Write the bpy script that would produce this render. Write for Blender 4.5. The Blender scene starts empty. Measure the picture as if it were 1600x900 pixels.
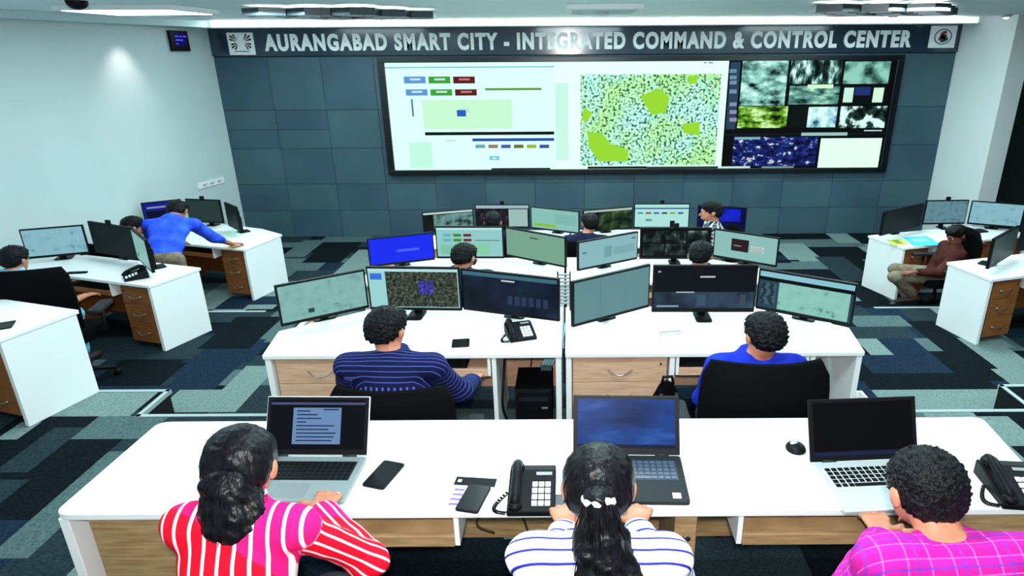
import bpy, bmesh, math, random
import numpy as np
from mathutils import Vector, Matrix, Euler
random.seed(7); np.random.seed(7)
SC = bpy.context.scene
COL = SC.collection
PI = math.pi

# ---------------------------------------------------------------- camera, world, lights, exposure
F, PX, PY = 992.0, 890.0, 450.0
PIT, ROLL, CZ = math.atan(370/992.0), 0.006, 2.45
cd = bpy.data.cameras.new('camera'); cam = bpy.data.objects.new('camera', cd); COL.objects.link(cam)
cd.sensor_fit = 'HORIZONTAL'; cd.sensor_width = 36.0
cd.lens = F/1600*36.0
cd.shift_x = -(PX-800)/1600.0
cd.clip_start = 0.05; cd.clip_end = 60
cam.matrix_world = Matrix.Translation((0, 0, CZ)) @ Matrix.Rotation(PI/2-PIT, 4, 'X') @ Matrix.Rotation(-ROLL, 4, 'Z')
SC.camera = cam

SC.view_settings.view_transform = 'Standard'; SC.view_settings.look = 'None'
SC.view_settings.gamma = 1.0; SC.view_settings.use_curve_mapping = False
SC.view_settings.exposure = 0.08
w = bpy.data.worlds.new('World'); SC.world = w; w.use_nodes = True
w.node_tree.nodes['Background'].inputs[0].default_value = (0.60, 0.92, 1.0, 1)
w.node_tree.nodes['Background'].inputs[1].default_value = 0.65

def lamp(name, kind, loc, energy, color=(1, 1, 1), size=1.0, size_y=None, rot=(0, 0, 0), spot=None):
    l = bpy.data.lights.new(name, kind); l.energy = energy; l.color = color
    if kind == 'AREA':
        l.size = size
        if size_y: l.shape = 'RECTANGLE'; l.size_y = size_y
    elif kind == 'SPOT':
        l.spot_size = spot[0]; l.spot_blend = spot[1]; l.shadow_soft_size = size
    else: l.shadow_soft_size = size
    o = bpy.data.objects.new(name, l); o.location = loc; o.rotation_euler = rot; COL.objects.link(o); return o
# the photographer's flash, a little above the lens
lamp('camera_flash', 'SPOT', (0.0, -0.06, CZ+0.16), 400, (1.0, 0.97, 0.95), 0.05, rot=(PI/2-PIT*0.75, 0, 0), spot=(math.radians(125), 0.6))
# the ceiling light panels of the room
CYAN = (0.74, 1.0, 1.03)
for yy, en in ((2.2, 56), (4.6, 70), (7.0, 90), (9.6, 84)):
    for xx in (-3.6, 0.2, 4.2):
        lamp('ceiling_panel_lamp', 'AREA', (xx, yy, 2.86), en*(0.72 if xx < -1 else 1.0), CYAN, 1.6, 0.6)

# cove lamp washing the ceiling from the top of the display wall
lamp('cove_lamp', 'AREA', (0.3, 11.02, 2.86), 45, (.80, .98, 1.0), 12.0, 0.05, rot=(-(PI/2+0.25), 0, 0))

def on(px, py, z):
    u = (px-PX)/F; v = -(py-PY)/F
    cu = u*math.cos(ROLL)+v*math.sin(ROLL); cv = -u*math.sin(ROLL)+v*math.cos(ROLL)
    c, s = math.cos(PIT), math.sin(PIT)
    d = (cu, c+cv*s, -s+cv*c); t = (z-CZ)/d[2]
    return Vector((d[0]*t, d[1]*t, z))
def at(px, py, Y):
    u = (px-PX)/F; v = -(py-PY)/F
    cu = u*math.cos(ROLL)+v*math.sin(ROLL); cv = -u*math.sin(ROLL)+v*math.cos(ROLL)
    c, s = math.cos(PIT), math.sin(PIT)
    d = (cu, c+cv*s, -s+cv*c); t = Y/d[1]
    return Vector((d[0]*t, Y, CZ+d[2]*t))

# ---------------------------------------------------------------- materials
def srgb(r, g, b):
    f = lambda c: (c/255/12.92) if c/255 <= 0.04045 else ((c/255+0.055)/1.055)**2.4
    return (f(r), f(g), f(b), 1)
MATS = {}
def newmat(name):
    m = bpy.data.materials.new(name); m.use_nodes = True
    return m, m.node_tree.nodes, m.node_tree.links, m.node_tree.nodes['Principled BSDF']
def mat(name, col, rough=0.5, metal=0.0, spec=0.5, emit=None, es=1.0):
    if name in MATS: return MATS[name]
    m, n, l, b = newmat(name)
    b.inputs['Base Color'].default_value = col if len(col) == 4 else (*col, 1)
    b.inputs['Roughness'].default_value = rough; b.inputs['Metallic'].default_value = metal
    b.inputs['Specular IOR Level'].default_value = spec
    if emit is not None:
        b.inputs['Emission Color'].default_value = emit if len(emit) == 4 else (*emit, 1)
        b.inputs['Emission Strength'].default_value = es
    MATS[name] = m; return m
def noisy(name, c1, c2, scale, rough=0.6, stretch=(1, 1, 1), spec=0.3, bump=0.0, lo=0.35, hi=0.65, detail=4):
    if name in MATS: return MATS[name]
    m, n, l, b = newmat(name)
    tc = n.new('ShaderNodeTexCoord'); mp = n.new('ShaderNodeMapping'); mp.inputs['Scale'].default_value = stretch
    l.new(tc.outputs['Object'], mp.inputs[0])
    t = n.new('ShaderNodeTexNoise'); t.inputs['Scale'].default_value = scale; t.inputs['Detail'].default_value = detail
    l.new(mp.outputs[0], t.inputs['Vector'])
    r = n.new('ShaderNodeValToRGB'); r.color_ramp.elements[0].position = lo; r.color_ramp.elements[1].position = hi
    r.color_ramp.elements[0].color = c1; r.color_ramp.elements[1].color = c2
    l.new(t.outputs[0], r.inputs[0]); l.new(r.outputs[0], b.inputs['Base Color'])
    b.inputs['Roughness'].default_value = rough; b.inputs['Specular IOR Level'].default_value = spec
    if bump:
        bp = n.new('ShaderNodeBump'); bp.inputs['Strength'].default_value = bump; bp.inputs['Distance'].default_value = 0.01
        l.new(t.outputs[0], bp.inputs['Height']); l.new(bp.outputs[0], b.inputs['Normal'])
    MATS[name] = m; return m
def glow(name, col, s=1.0):
    if name in MATS: return MATS[name]
    m, n, l, b = newmat(name)
    b.inputs['Base Color'].default_value = (0.002, 0.002, 0.002, 1); b.inputs['Roughness'].default_value = 0.35
    b.inputs['Specular IOR Level'].default_value = 0.04
    b.inputs['Emission Color'].default_value = col; b.inputs['Emission Strength'].default_value = s
    MATS[name] = m; return m
def glow_tex(name, kind, scale, stops, s=1.0, stretch=(1, 1, 1), detail=3, voro='F1', interp='LINEAR'):
    """an emissive screen image from a procedural texture"""
    if name in MATS: return MATS[name]
    m, n, l, b = newmat(name)
    b.inputs['Base Color'].default_value = (0.002, 0.002, 0.002, 1); b.inputs['Roughness'].default_value = 0.35
    b.inputs['Specular IOR Level'].default_value = 0.04
    tc = n.new('ShaderNodeTexCoord'); mp = n.new('ShaderNodeMapping'); mp.inputs['Scale'].default_value = stretch
    l.new(tc.outputs['Object'], mp.inputs[0])
    if kind == 'noise':
        t = n.new('ShaderNodeTexNoise'); t.inputs['Detail'].default_value = detail
    elif kind == 'wave':
        t = n.new('ShaderNodeTexWave'); t.inputs['Distortion'].default_value = 6; t.inputs['Detail'].default_value = detail
    else:
        t = n.new('ShaderNodeTexVoronoi'); t.feature = voro
    t.inputs['Scale'].default_value = scale
    l.new(mp.outputs[0], t.inputs['Vector'])
    r = n.new('ShaderNodeValToRGB'); r.color_ramp.interpolation = interp
    e = r.color_ramp.elements
    e[0].position, e[0].color = stops[0]; e[1].position, e[1].color = stops[-1]
    for p, c in stops[1:-1]:
        x = e.new(p); x.color = c
    l.new(t.outputs[0], r.inputs[0]); l.new(r.outputs[0], b.inputs['Emission Color'])
    b.inputs['Emission Strength'].default_value = s
    MATS[name] = m; return m
def wood(name, c1, c2, vert=False):
    return noisy(name, c1, c2, 3.0, 0.45, (2, 2, 22) if not vert else (22, 22, 2), 0.3, 0.0, 0.3, 0.7, 6)

M = {}
M['white'] = mat('white_laminate', (0.86, 0.88, 0.88), 0.35, spec=0.35)
M['wood'] = wood('beech_laminate', srgb(196, 156, 126), srgb(222, 184, 154))
M['wood_dark'] = wood('oak_laminate', srgb(140, 112, 76), srgb(180, 150, 108))
M['brown'] = wood('brown_laminate', srgb(120, 70, 34), srgb(150, 92, 48))
M['black'] = mat('black_plastic', (0.005, 0.005, 0.006), 0.45, spec=0.12)
M['black_matt'] = mat('black_fabric', (0.003, 0.003, 0.0035), 0.9, spec=0.03)
M['dark'] = mat('charcoal_plastic', (0.014, 0.017, 0.02), 0.5, spec=0.15)
M['grey'] = mat('grey_plastic', (0.25, 0.28, 0.29), 0.45)
M['silver'] = mat('silver_plastic', (0.50, 0.54, 0.55), 0.35, 0.2)
M['steel'] = mat('steel', (0.55, 0.56, 0.56), 0.3, 1.0)
M['brass'] = mat('brass_handle', (0.75, 0.66, 0.38), 0.3, 0.7)
M['whitekey'] = mat('white_keys', (0.85, 0.87, 0.87), 0.5)
M['paper'] = mat('white_paper', (0.85, 0.86, 0.86), 0.8, spec=0.1)
M['skin'] = noisy('skin', srgb(176, 112, 84), srgb(196, 130, 102), 14, 0.5, spec=0.35)
M['skin_dark'] = noisy('skin_shade_brown', srgb(120, 60, 48), srgb(146, 78, 62), 14, 0.5, spec=0.35)
M['hair'] = noisy('black_hair', (0.002, 0.002, 0.0025, 1), (0.008, 0.008, 0.010, 1), 90, 0.33, spec=0.14, bump=0.9)
M['hair_long'] = noisy('long_black_hair', (0.002, 0.002, 0.0025, 1), (0.007, 0.0065, 0.009, 1), 70, 0.33, (1, 1, 0.2), spec=0.14, bump=0.4)
M['jeans'] = noisy('blue_jeans', srgb(70, 130, 170), srgb(120, 190, 215), 30, 0.8)
M['trouser'] = noisy('dark_trousers', (0.012, 0.014, 0.02, 1), (0.025, 0.028, 0.035, 1), 30, 0.85)
M['khaki'] = noisy('khaki_trousers', srgb(100, 90, 76), srgb(130, 118, 100), 20, 0.85)
M['shoe'] = mat('shoe_leather', (0.02, 0.015, 0.012), 0.5)
M['nosing'] = mat('pale_step_nosing', (0.34, 0.40, 0.40), 0.6, spec=0.2)
M['riser'] = mat('dark_riser', (0.012, 0.014, 0.016), 0.8, spec=0.1)

# ---------------------------------------------------------------- mesh builder
class MB:
    def __init__(s): s.v = []; s.f = []; s.mi = []; s.sm = []
    def add(s, vs, fs, mi=0, smooth=False):
        b = len(s.v); s.v += [tuple(p) for p in vs]
        for f in fs: s.f.append([b+i for i in f]); s.mi.append(mi); s.sm.append(smooth)
    def hexa(s, p, mi=0):   # 8 corners: bottom 4 ccw, top 4 ccw
        s.add(p, [(3, 2, 1, 0), (4, 5, 6, 7), (0, 1, 5, 4), (1, 2, 6, 5), (2, 3, 7, 6), (3, 0, 4, 7)], mi)
    def box(s, x0, x1, y0, y1, z0, z1, mi=0, M4=None):
        p = [Vector(q) for q in ((x0, y0, z0), (x1, y0, z0), (x1, y1, z0), (x0, y1, z0), (x0, y0, z1), (x1, y0, z1), (x1, y1, z1), (x0, y1, z1))]
        if M4 is not None: p = [M4 @ q for q in p]
        s.hexa(p, mi)
    def prism(s, poly, z0, z1, mi=0, M4=None):
        n = len(poly)
        a = sum(poly[i][0]*poly[(i+1) % n][1]-poly[(i+1) % n][0]*poly[i][1] for i in range(n))
        if a < 0: poly = poly[::-1]
        p = [Vector((q[0], q[1], z0)) for q in poly]+[Vector((q[0], q[1], z1)) for q in poly]
        if M4 is not None: p = [M4 @ q for q in p]
        s.add(p, [tuple(range(n-1, -1, -1)), tuple(range(n, 2*n))]+[(i, (i+1) % n, n+(i+1) % n, n+i) for i in range(n)], mi)
    def quad(s, a, b, c, d, mi=0): s.add([a, b, c, d], [(0, 1, 2, 3)], mi)
    def tube(s, pts, r, n=8, mi=0, cap=True, M4=None):
        pts = [Vector(p) for p in pts]
        if M4 is not None: pts = [M4 @ p for p in pts]
        m = len(pts); rr = r if isinstance(r, (list, tuple)) else [r]*m
        vs = []; up = None
        for i, p in enumerate(pts):
            t = (pts[min(i+1, m-1)]-pts[max(i-1, 0)])
            t = t.normalized() if t.length > 1e-9 else Vector((0, 0, 1))
            if up is None:
                up = Vector((0, 0, 1)) if abs(t.z) < 0.9 else Vector((1, 0, 0))
            a = t.cross(up)
            if a.length < 1e-6: a = t.cross(Vector((1, 0.3, 0)))
            a.normalize(); b2 = a.cross(t).normalized(); up = b2
            for k in range(n):
                an = 2*PI*k/n; vs.append(p+a*(math.cos(an)*rr[i])+b2*(math.sin(an)*rr[i]))
        fs = []
        for i in range(m-1):
            for k in range(n):
                fs.append((i*n+k, i*n+(k+1) % n, (i+1)*n+(k+1) % n, (i+1)*n+k))
        if cap: fs += [tuple(range(n-1, -1, -1)), tuple((m-1)*n+k for k in range(n))]
        s.add(vs, fs, mi, True)
    def lathe(s, prof, n=24, mi=0, M4=None, smooth=True):
        vs = []
        for r, z in prof:
            for k in range(n):
                a = 2*PI*k/n; q = Vector((r*math.cos(a), r*math.sin(a), z)); vs.append(M4 @ q if M4 is not None else q)
        fs = []
        for i in range(len(prof)-1):
            for k in range(n): fs.append((i*n+k, i*n+(k+1) % n, (i+1)*n+(k+1) % n, (i+1)*n+k))
        fs += [tuple(range(n-1, -1, -1)), tuple((len(prof)-1)*n+k for k in range(n))]
        s.add(vs, fs, mi, smooth)
    def ell(s, c, r, n=16, mi=0, M4=None):
        vs = []; fs = []; m = n//2
        for i in range(1, m):
            t = PI*i/m
            for k in range(n):
                a = 2*PI*k/n; vs.append((c[0]+r[0]*math.sin(t)*math.cos(a), c[1]+r[1]*math.sin(t)*math.sin(a), c[2]-r[2]*math.cos(t)))
        vs += [(c[0], c[1], c[2]-r[2]), (c[0], c[1], c[2]+r[2])]
        if M4 is not None: vs = [M4 @ Vector(q) for q in vs]
        for i in range(m-2):
            for k in range(n): fs.append((i*n+k, i*n+(k+1) % n, (i+1)*n+(k+1) % n, (i+1)*n+k))
        b = len(vs)-2
        for k in range(n):
            fs.append((b, (k+1) % n, k)); fs.append((b+1, (m-2)*n+k, (m-2)*n+(k+1) % n))
        s.add(vs, fs, mi, True)
def finish(name, mb, mats, off=None, bevel=0, attrs=None):
    me = bpy.data.meshes.new(name)
    vs = mb.v if off is None else [(p[0]-off[0], p[1]-off[1], p[2]-off[2]) for p in mb.v]
    me.from_pydata([tuple(v) for v in vs], [], mb.f)
    for m in (mats if isinstance(mats, (list, tuple)) else [mats]): me.materials.append(m)
    me.polygons.foreach_set('material_index', mb.mi); me.polygons.foreach_set('use_smooth', mb.sm)
    me.update()
    o = bpy.data.objects.new(name, me); COL.objects.link(o)
    if bevel:
        b = o.modifiers.new('bevel', 'BEVEL'); b.width = bevel; b.segments = 2; b.limit_method = 'ANGLE'; b.angle_limit = 0.7
    return o
def tag(o, label=None, cat=None, group=None, kind=None):
    if label: o['label'] = label
    if cat: o['category'] = cat
    if group: o['group'] = group
    if kind: o['kind'] = kind
    return o
def thing(name, label, cat, loc=(0, 0, 0), rotz=0.0, group=None):
    o = bpy.data.objects.new(name, None); COL.objects.link(o); o.empty_display_size = 0.1
    o.location = loc; o.rotation_euler = (0, 0, rotz)
    return tag(o, label, cat, group)
def rootof(o):
    while o.parent: o = o.parent
    return o
def part(T, name, mb, mats, world=False, bevel=0, label=None):
    o = finish(name, mb, mats, rootof(T).location if world else None, bevel)
    o.parent = T
    if label: o['label'] = label
    return o
def single(name, mb, mats, label, cat, loc, rotz=0, group=None, bevel=0, world=False):
    o = finish(name, mb, mats, loc if world else None, bevel)
    o.location = loc; o.rotation_euler = (0, 0, rotz)
    return tag(o, label, cat, group)
def struct(name, mb, mats, bevel=0):
    return tag(finish(name, mb, mats, None, bevel), kind='structure')
def copy_tree(o, parent=None):
    c = o.copy(); COL.objects.link(c)
    if parent: c.parent = parent
    for ch in list(o.children): copy_tree(ch, c)
    return c

# ================================================================ SETTING
WY = 11.5                                   # display wall
ZT = (0.0, -0.26, -0.52, -0.78)             # four carpeted tiers stepping down to the display wall
LWX = lambda y: -6.03-0.171*(WY-y)          # left wall, slightly splayed
RWX = lambda y: 6.60+0.171*(WY-y)

# ---- carpet tiers
CP = []
def carpet(name, c1, c2, sc=60): return noisy(name, srgb(*c1), srgb(*c2), sc, 0.95, (1, 1, 1), 0.05, 0.3, 0.3, 0.7, 5)
CP = [carpet('carpet_black', (5, 10, 13), (18, 27, 32)), carpet('carpet_slate', (22, 34, 40), (44, 58, 64)),
      carpet('carpet_grey', (58, 76, 78), (88, 106, 106)), carpet('carpet_pale', (88, 106, 104), (122, 140, 136)),
      carpet('carpet_navy', (14, 26, 40), (30, 48, 66))]
def tier_of(x, y):
    ax = abs(x-0.0)
    e1 = 2.76 if ax < 2.1 else 2.49
    e2 = 4.9 if ax < 2.25 else (4.4 if (ax < 3.46 if x < 0 else ax < 3.72) else 4.8)
    e3 = 7.25
    return 0 if y < e1 else 1 if y < e2 else 2 if y < e3 else 3
QUADS = [  # (tier, colour, pixel corners) larger carpet blocks read off the photograph
 (1, 0, [(0, 770), (130, 690), (190, 690), (0, 850)]),
 (1, 2, [(0, 852), (134, 736), (164, 736), (60, 892)]),
 (1, 1, [(164, 736), (240, 690), (260, 690), (120, 800)]),
 (1, 2, [(104, 686), (150, 652), (262, 652), (225, 690)]),
 (1, 3, [(60, 650), (205, 650), (250, 612), (150, 606)]),
 (1, 1, [(0, 770), (0, 700), (130, 652), (120, 690)]),
 (2, 3, [(262, 610), (400, 610), (380, 644), (272, 644)]), (2, 3, [(330, 610), (415, 556), (425, 585), (385, 615)]),
 (2, 0, [(160, 560), (300, 560), (250, 608), (165, 602)]),
 (2, 4, [(300, 545), (400, 520), (420, 540), (330, 607), (262, 607)]),
 (2, 1, [(120, 520), (330, 530), (300, 560), (150, 560)]),
 (2, 0, [(360, 500), (430, 490), (400, 545), (300, 548)]),
 (1, 3, [(0, 700), (0, 680), (45, 660), (60, 662)]),
 (3, 2, [(500, 369), (580, 369), (580, 377), (505, 378)]), (3, 2, [(470, 378), (505, 370), (480, 402), (440, 402)]),
 (3, 3, [(515, 430), (557, 391), (585, 390), (585, 430)]),
 (3, 0, [(490, 400), (512, 378), (560, 378), (520, 424)]),
 (3, 1, [(450, 424), (520, 424), (515, 440), (450, 440)]),
 (2, 3, [(1362, 609), (1590, 609), (1590, 646), (1470, 646), (1376, 636)]),
 (2, 0, [(1345, 582), (1490, 582), (1590, 609), (1350, 609)]), (2, 0, [(1440, 500), (1470, 500), (1560, 582), (1490, 582)]),
 (2, 3, [(1500, 528), (1560, 528), (1610, 565), (1610, 612), (1588, 608)]),
 (2, 4, [(1368, 529), (1430, 529), (1452, 552), (1385, 552)]),
 (2, 4, [(1345, 553), (1455, 553), (1486, 582), (1340, 583)]),
 (2, 3, [(1336, 529), (1368, 529), (1386, 552), (1350, 552)]),
 (2, 2, [(1326, 492), (1422, 492), (1415, 512), (1326, 512)]),
 (2, 1, [(1326, 512), (1420, 512), (1430, 529), (1330, 529)]),
 (1, 4, [(1400, 649), (1520, 649), (1538, 672), (1420, 672)]),
 (1, 3, [(1525, 649), (1610, 649), (1610, 720), (1540, 672)]),
 (3, 3, [(1214, 379), (1250, 379), (1305, 413), (1265, 413)]),
 (3, 2, [(1250, 379), (1352, 379), (1352, 386), (1262, 386)]),
 (3, 0, [(1262, 386), (1352, 386), (1352, 400), (1285, 400)]),
 (3, 2, [(1200, 413), (1265, 407), (1305, 413), (1340, 420), (1200, 420)]),
 (3, 1, [(1285, 400), (1340, 400), (1345, 440), (1310, 440)]),
]
QW = []
for t, c, q in QUADS:
    P_ = [on(x, y, ZT[t]) for x, y in q]
    if len(P_) == 4:      # carpet blocks are laid square to the room
        a = sorted(p.x for p in P_); b = sorted(p.y for p in P_)
        x0, x1, y0, y1 = (a[0]+a[1])/2, (a[2]+a[3])/2, (b[0]+b[1])/2, (b[2]+b[3])/2
        P_ = [Vector((x0, y0, 0)), Vector((x1, y0, 0)), Vector((x1, y1, 0)), Vector((x0, y1, 0))]
    QW.append((t, c, P_))
def inside(x, y, poly):
    r = False; n = len(poly)
    for i in range(n):
        a, b = poly[i], poly[(i+1) % n]
        if (a.y > y) != (b.y > y) and x < (b.x-a.x)*(y-a.y)/(b.y-a.y)+a.x: r = not r
    return r
def hsh(a, b, c=0):
    v = math.sin(a*12.9898+b*78.233+c*37.719)*43758.5453; return v-math.floor(v)
def plank(x, y):
    B = 1.2; bi, bj = math.floor(x/B), math.floor(y/0.9)
    if (bi+bj) % 2: k = hsh(bi, math.floor(y/0.3), 1)
    else: k = hsh(math.floor(x/0.4), bj, 2)
    return 0 if k < 0.30 else 1 if k < 0.55 else 2 if k < 0.75 else 3 if k < 0.87 else 4
S = 0.08
fl = MB()
xs = np.arange(-8.0, 8.9, S)
vid = {}
def fv(i, j, t):
    k = (i, j, t)
    if k not in vid:
        vid[k] = len(fl.v); fl.v.append((xs[0]+i*S, -0.8+j*S, ZT[t]))
    return vid[k]
NY = int(round((WY+0.8)/S))+1
for i in range(len(xs)-1):
    for j in range(NY):
        cx_, cy_ = xs[0]+(i+.5)*S, -0.8+(j+.5)*S
        t = tier_of(cx_, cy_); c = plank(cx_, cy_)
        for tt, cc, q in QW:
            if tt == t and inside(cx_, cy_, q): c = cc
        fl.f.append([fv(i, j, t), fv(i+1, j, t), fv(i+1, j+1, t), fv(i, j+1, t)]); fl.mi.append(c); fl.sm.append(False)
        # risers down to the neighbours
        for di, dj, e in ((0, 1, ((i+1, j+1), (i, j+1))), (1, 0, ((i+1, j), (i+1, j+1))), (-1, 0, ((i, j+1), (i, j)))):
            t2 = tier_of(cx_+di*S, cy_+dj*S)
            if t2 > t:
                (a0, b0), (a1, b1) = e
                fl.f.append([fv(a0, b0, t), fv(a1, b1, t), fv(a1, b1, t2), fv(a0, b0, t2)]); fl.mi.append(5); fl.sm.append(False)
struct('floor', fl, CP+[M['riser']])
# pale nosing strips along the visible step edges
tn = 0
def nosing(pts, z):
    global tn
    mb = MB()
    for a, b in zip(pts[:-1], pts[1:]):
        a = Vector(a); b = Vector(b); d = (b-a).normalized(); n = Vector((-d.y, d.x))*0.018
        mb.prism([a-n-d*.02, b-n+d*.02, b+n+d*.02, a+n-d*.02], z-0.03, z+0.006)
    tn += 1; struct('trim_%d' % tn, mb, M['nosing'])
nosing([(-4.05, 4.8), (-3.45, 4.8), (-3.45, 4.4), (-2.3, 4.4)], ZT[1])
nosing([(4.05, 4.8), (3.7, 4.8), (3.7, 4.4), (2.3, 4.4)], ZT[1])
nosing([(-4.7, 7.2), (-3.75, 7.2)], ZT[2])
nosing([(4.7, 7.2), (3.75, 7.2)], ZT[2])

# ---- back wall of slate panels
slate = [noisy('slate_panel_a', srgb(58, 84, 94), srgb(66, 94, 104), 1.2, 0.5, spec=0.3), noisy('slate_panel_b', srgb(52, 76, 90), srgb(62, 88, 102), 1.2, 0.5, spec=0.3)]
seam = mat('panel_seam', (0.012, 0.02, 0.024), 0.8)
wb = MB(); wb.box(-8.1, 8.9, WY+0.02, WY+0.2, -0.8, 2.95, 2)
colx = [-6.04+0.903*k for k in range(15)]
rowz = [-0.78, -0.28, 0.21, 0.85, 1.18, 1.51, 2.385]
for a in range(14):
    for b in range(6):
        x0, x1 = colx[a], min(colx[a+1], 6.6)
        z0, z1 = rowz[b], rowz[b+1]
        if a > 1 and b == 3: continue
        if a > 1 and b == 4: z0 = rowz[3]
        g = 0.0035
        wb.box(x0+g, x1-g, WY, WY+0.03, z0+g, z1-g, (a+b) % 2)
struct('wall_back', wb, slate+[seam])
FASC = mat('gloss_slate_fascia', srgb(36, 54, 70), 0.13, spec=0.7)
bn = MB(); bn.box(-6.03, 6.6, WY-0.03, WY+0.02, 2.40, 2.84)
struct('trim_10', bn, FASC)

wall_m = noisy('pale_wall_paint', srgb(188, 204, 205), srgb(194, 209, 210), 0.8, 0.6, spec=0.25)
wl = MB(); wl.prism([(LWX(WY), WY+.02), (LWX(-0.8), -0.8), (LWX(-0.8)-.15, -0.8), (LWX(WY)-.15, WY+.02)], -0.8, 2.95)
struct('wall_left', wl, wall_m)
ye = WY-1.12
wr = MB(); wr.prism([(RWX(WY), WY+.02), (RWX(ye), ye), (RWX(ye)+.30, ye), (RWX(WY)+.30, WY+.02)], -0.8, 2.95)
struct('wall_right', wr, mat('white_wall_paint', srgb(214, 220, 220), 0.6, spec=0.25))
wd = MB(); wd.box(8.7, 8.85, -0.8, WY, -0.8, 2.95)
struct('wall_side', wd, mat('dark_side_wall', (0.006, 0.007, 0.008), 0.7, spec=0.1))
ce = MB(); ce.box(-8.2, 8.9, -0.8, WY+.2, 2.93, 3.03)
struct('ceiling', ce, noisy('ceiling_board', srgb(222, 238, 240), srgb(228, 242, 243), 0.7, 0.6))
tr = MB(); tr.box(-8.2, 8.7, WY-0.42, WY+.02, 2.835, 2.93); struct('trim_11', tr, mat('white_cove', srgb(226, 240, 240), 0.5))
tr = MB(); tr.prism([(LWX(WY)+.35, WY), (LWX(-0.8)+.35, -0.8), (LWX(-0.8), -0.8), (LWX(WY), WY)], 2.836, 2.93); struct('trim_12', tr, mat('pale_cove', srgb(178, 204, 206), 0.5))

# ================================================================ LETTERING + EMBLEMS
def lettering():
    cu = bpy.data.curves.new('sign', 'FONT'); cu.body = 'AURANGABAD SMART CITY - INTEGRATED COMMAND & CONTROL CENTER'
    cu.size = 0.4; cu.extrude = 0.012; cu.offset = 0.019; cu.space_character = 1.2; cu.resolution_u = 4
    o = bpy.data.objects.new('sign', cu); COL.objects.link(o)
    dg = bpy.context.evaluated_depsgraph_get(); dg.update()
    me = bpy.data.meshes.new_from_object(o.evaluated_get(dg))
    bpy.data.objects.remove(o)
    bm = bmesh.new(); bm.from_mesh(me)
    bmesh.ops.remove_doubles(bm, verts=bm.verts, dist=1e-5)
    xs_ = [v.co.x for v in bm.verts]; ys_ = [v.co.y for v in bm.verts]
    x0, x1, y0, y1 = min(xs_), max(xs_), min(ys_), max(ys_)
    a, b = at(413, 70, WY-.05), at(1425, 60, WY-.05)
    W = b.x-a.x; H = 0.275
    T = thing('wall_sign', 'raised white capital lettering running across the top of the slate display wall', 'sign', (a.x, WY-.03, 2.475))
    seen = set(); mw = mat('white_letters', (0.82, 0.86, 0.86), 0.5)
    islands = []
    bm.verts.ensure_lookup_table()
    for v in bm.verts:
        if v.index in seen: continue
        st = [v]; seen.add(v.index); isl = []
        while st:
            q = st.pop(); isl.append(q)
            for e in q.link_edges:
                r = e.other_vert(q)
                if r.index not in seen: seen.add(r.index); st.append(r)
        islands.append(isl)
    islands.sort(key=lambda i: min(v.co.x for v in i))
    for isl in islands:
        ix = {v.index: k for k, v in enumerate(isl)}; mb = MB()
        fs = {f for v in isl for f in v.link_faces}
        mb.add([((v.co.x-x0)/(x1-x0)*W, -(v.co.z+0.012), (v.co.y-y0)/(y1-y0)*H) for v in isl], [[ix[v.index] for v in f.verts] for f in fs])
        part(T, 'letter', mb, mw)
    bm.free()
lettering()
def plaque(px0, py0, px1, py1, label, emblem):
    a = at((px0+px1)/2, (py0+py1)/2, WY-.05); wdt = (at(px1, py0, WY-.05)-at(px0, py0, WY-.05)).x; hgt = at(px0, py0, WY-.05).z-at(px0, py1, WY-.05).z
    T = thing('emblem_plaque', label, 'plaque', (a.x, WY-.03, a.z-hgt/2), group='square emblem plaques on the display wall')
    mb = MB(); mb.box(-wdt/2, wdt/2, -.02, 0, 0, hgt); part(T, 'board', mb, mat('white_board', (0.84, 0.87, 0.88), 0.4), bevel=.004)
    emblem(T, wdt, hgt)
def emb1(T, wd_, h):
    m = MB()
    g = mat('emblem_grey', srgb(120, 130, 138), 0.6)
    for sx in (-1, 1):
        for k, (an, ln) in enumerate(((18, .40), (38, .44), (58, .40), (-18, .36), (-38, .42), (-58, .38))):
            c = Vector((sx*.03, -.022, h*.58)); d = Vector((sx*math.cos(math.radians(an)), 0, math.sin(math.radians(an))*.9))
            e = c+d*ln*wd_*.9; n = Vector((-d.z, 0, d.x))*.013
            c2 = c+d*.05
            m.quad(c2-n*.3, e-n, e+n*1.4, c2+n*.3)
            m.quad(c2+n*.3, e+n*1.4, e-n, c2-n*.3)
    part(T, 'emblem', m, g)
    m = MB(); m.box(-wd_*.28, wd_*.28, -.024, -.019, h*.13, h*.18); part(T, 'caption_bar', m, g)
def emb2(T, wd_, h):
    m = MB(); g = mat('emblem_slate', srgb(86, 104, 116), 0.6)
    R_ = h*.36
    n = 28; vs = []
    for k in range(n):
        a = 2*PI*k/n
        vs += [(R_*1.18*math.cos(a), -.022, h*.5+R_*math.sin(a)), (R_*1.0*math.cos(a), -.022, h*.5+R_*.86*math.sin(a))]
    m.add(vs, [(2*k, 2*((k+1) % n), 2*((k+1) % n)+1, 2*k+1) for k in range(n)])
    part(T, 'emblem_ring', m, g)
    m = MB(); rr = random.Random(4)
    for k in range(16):
        a = rr.uniform(0, 6.28); d = rr.uniform(0, .62)*R_
        x, z = d*math.cos(a), h*.5+d*math.sin(a); s_ = .022
        m.box(x-s_*1.5, x+s_*1.5, -.026, -.019, z-s_, z+s_, k % 3)
    part(T, 'emblem', m, [mat('emblem_navy', srgb(40, 60, 110), .6), mat('emblem_red', srgb(170, 50, 60), .6), g])
plaque(356, 51, 397, 86, 'white square plaque with grey butterfly-like emblem left of the lettering', emb1)
plaque(1453, 40, 1494, 75, 'white square plaque with round red and blue emblem right of the lettering', emb2)

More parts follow.
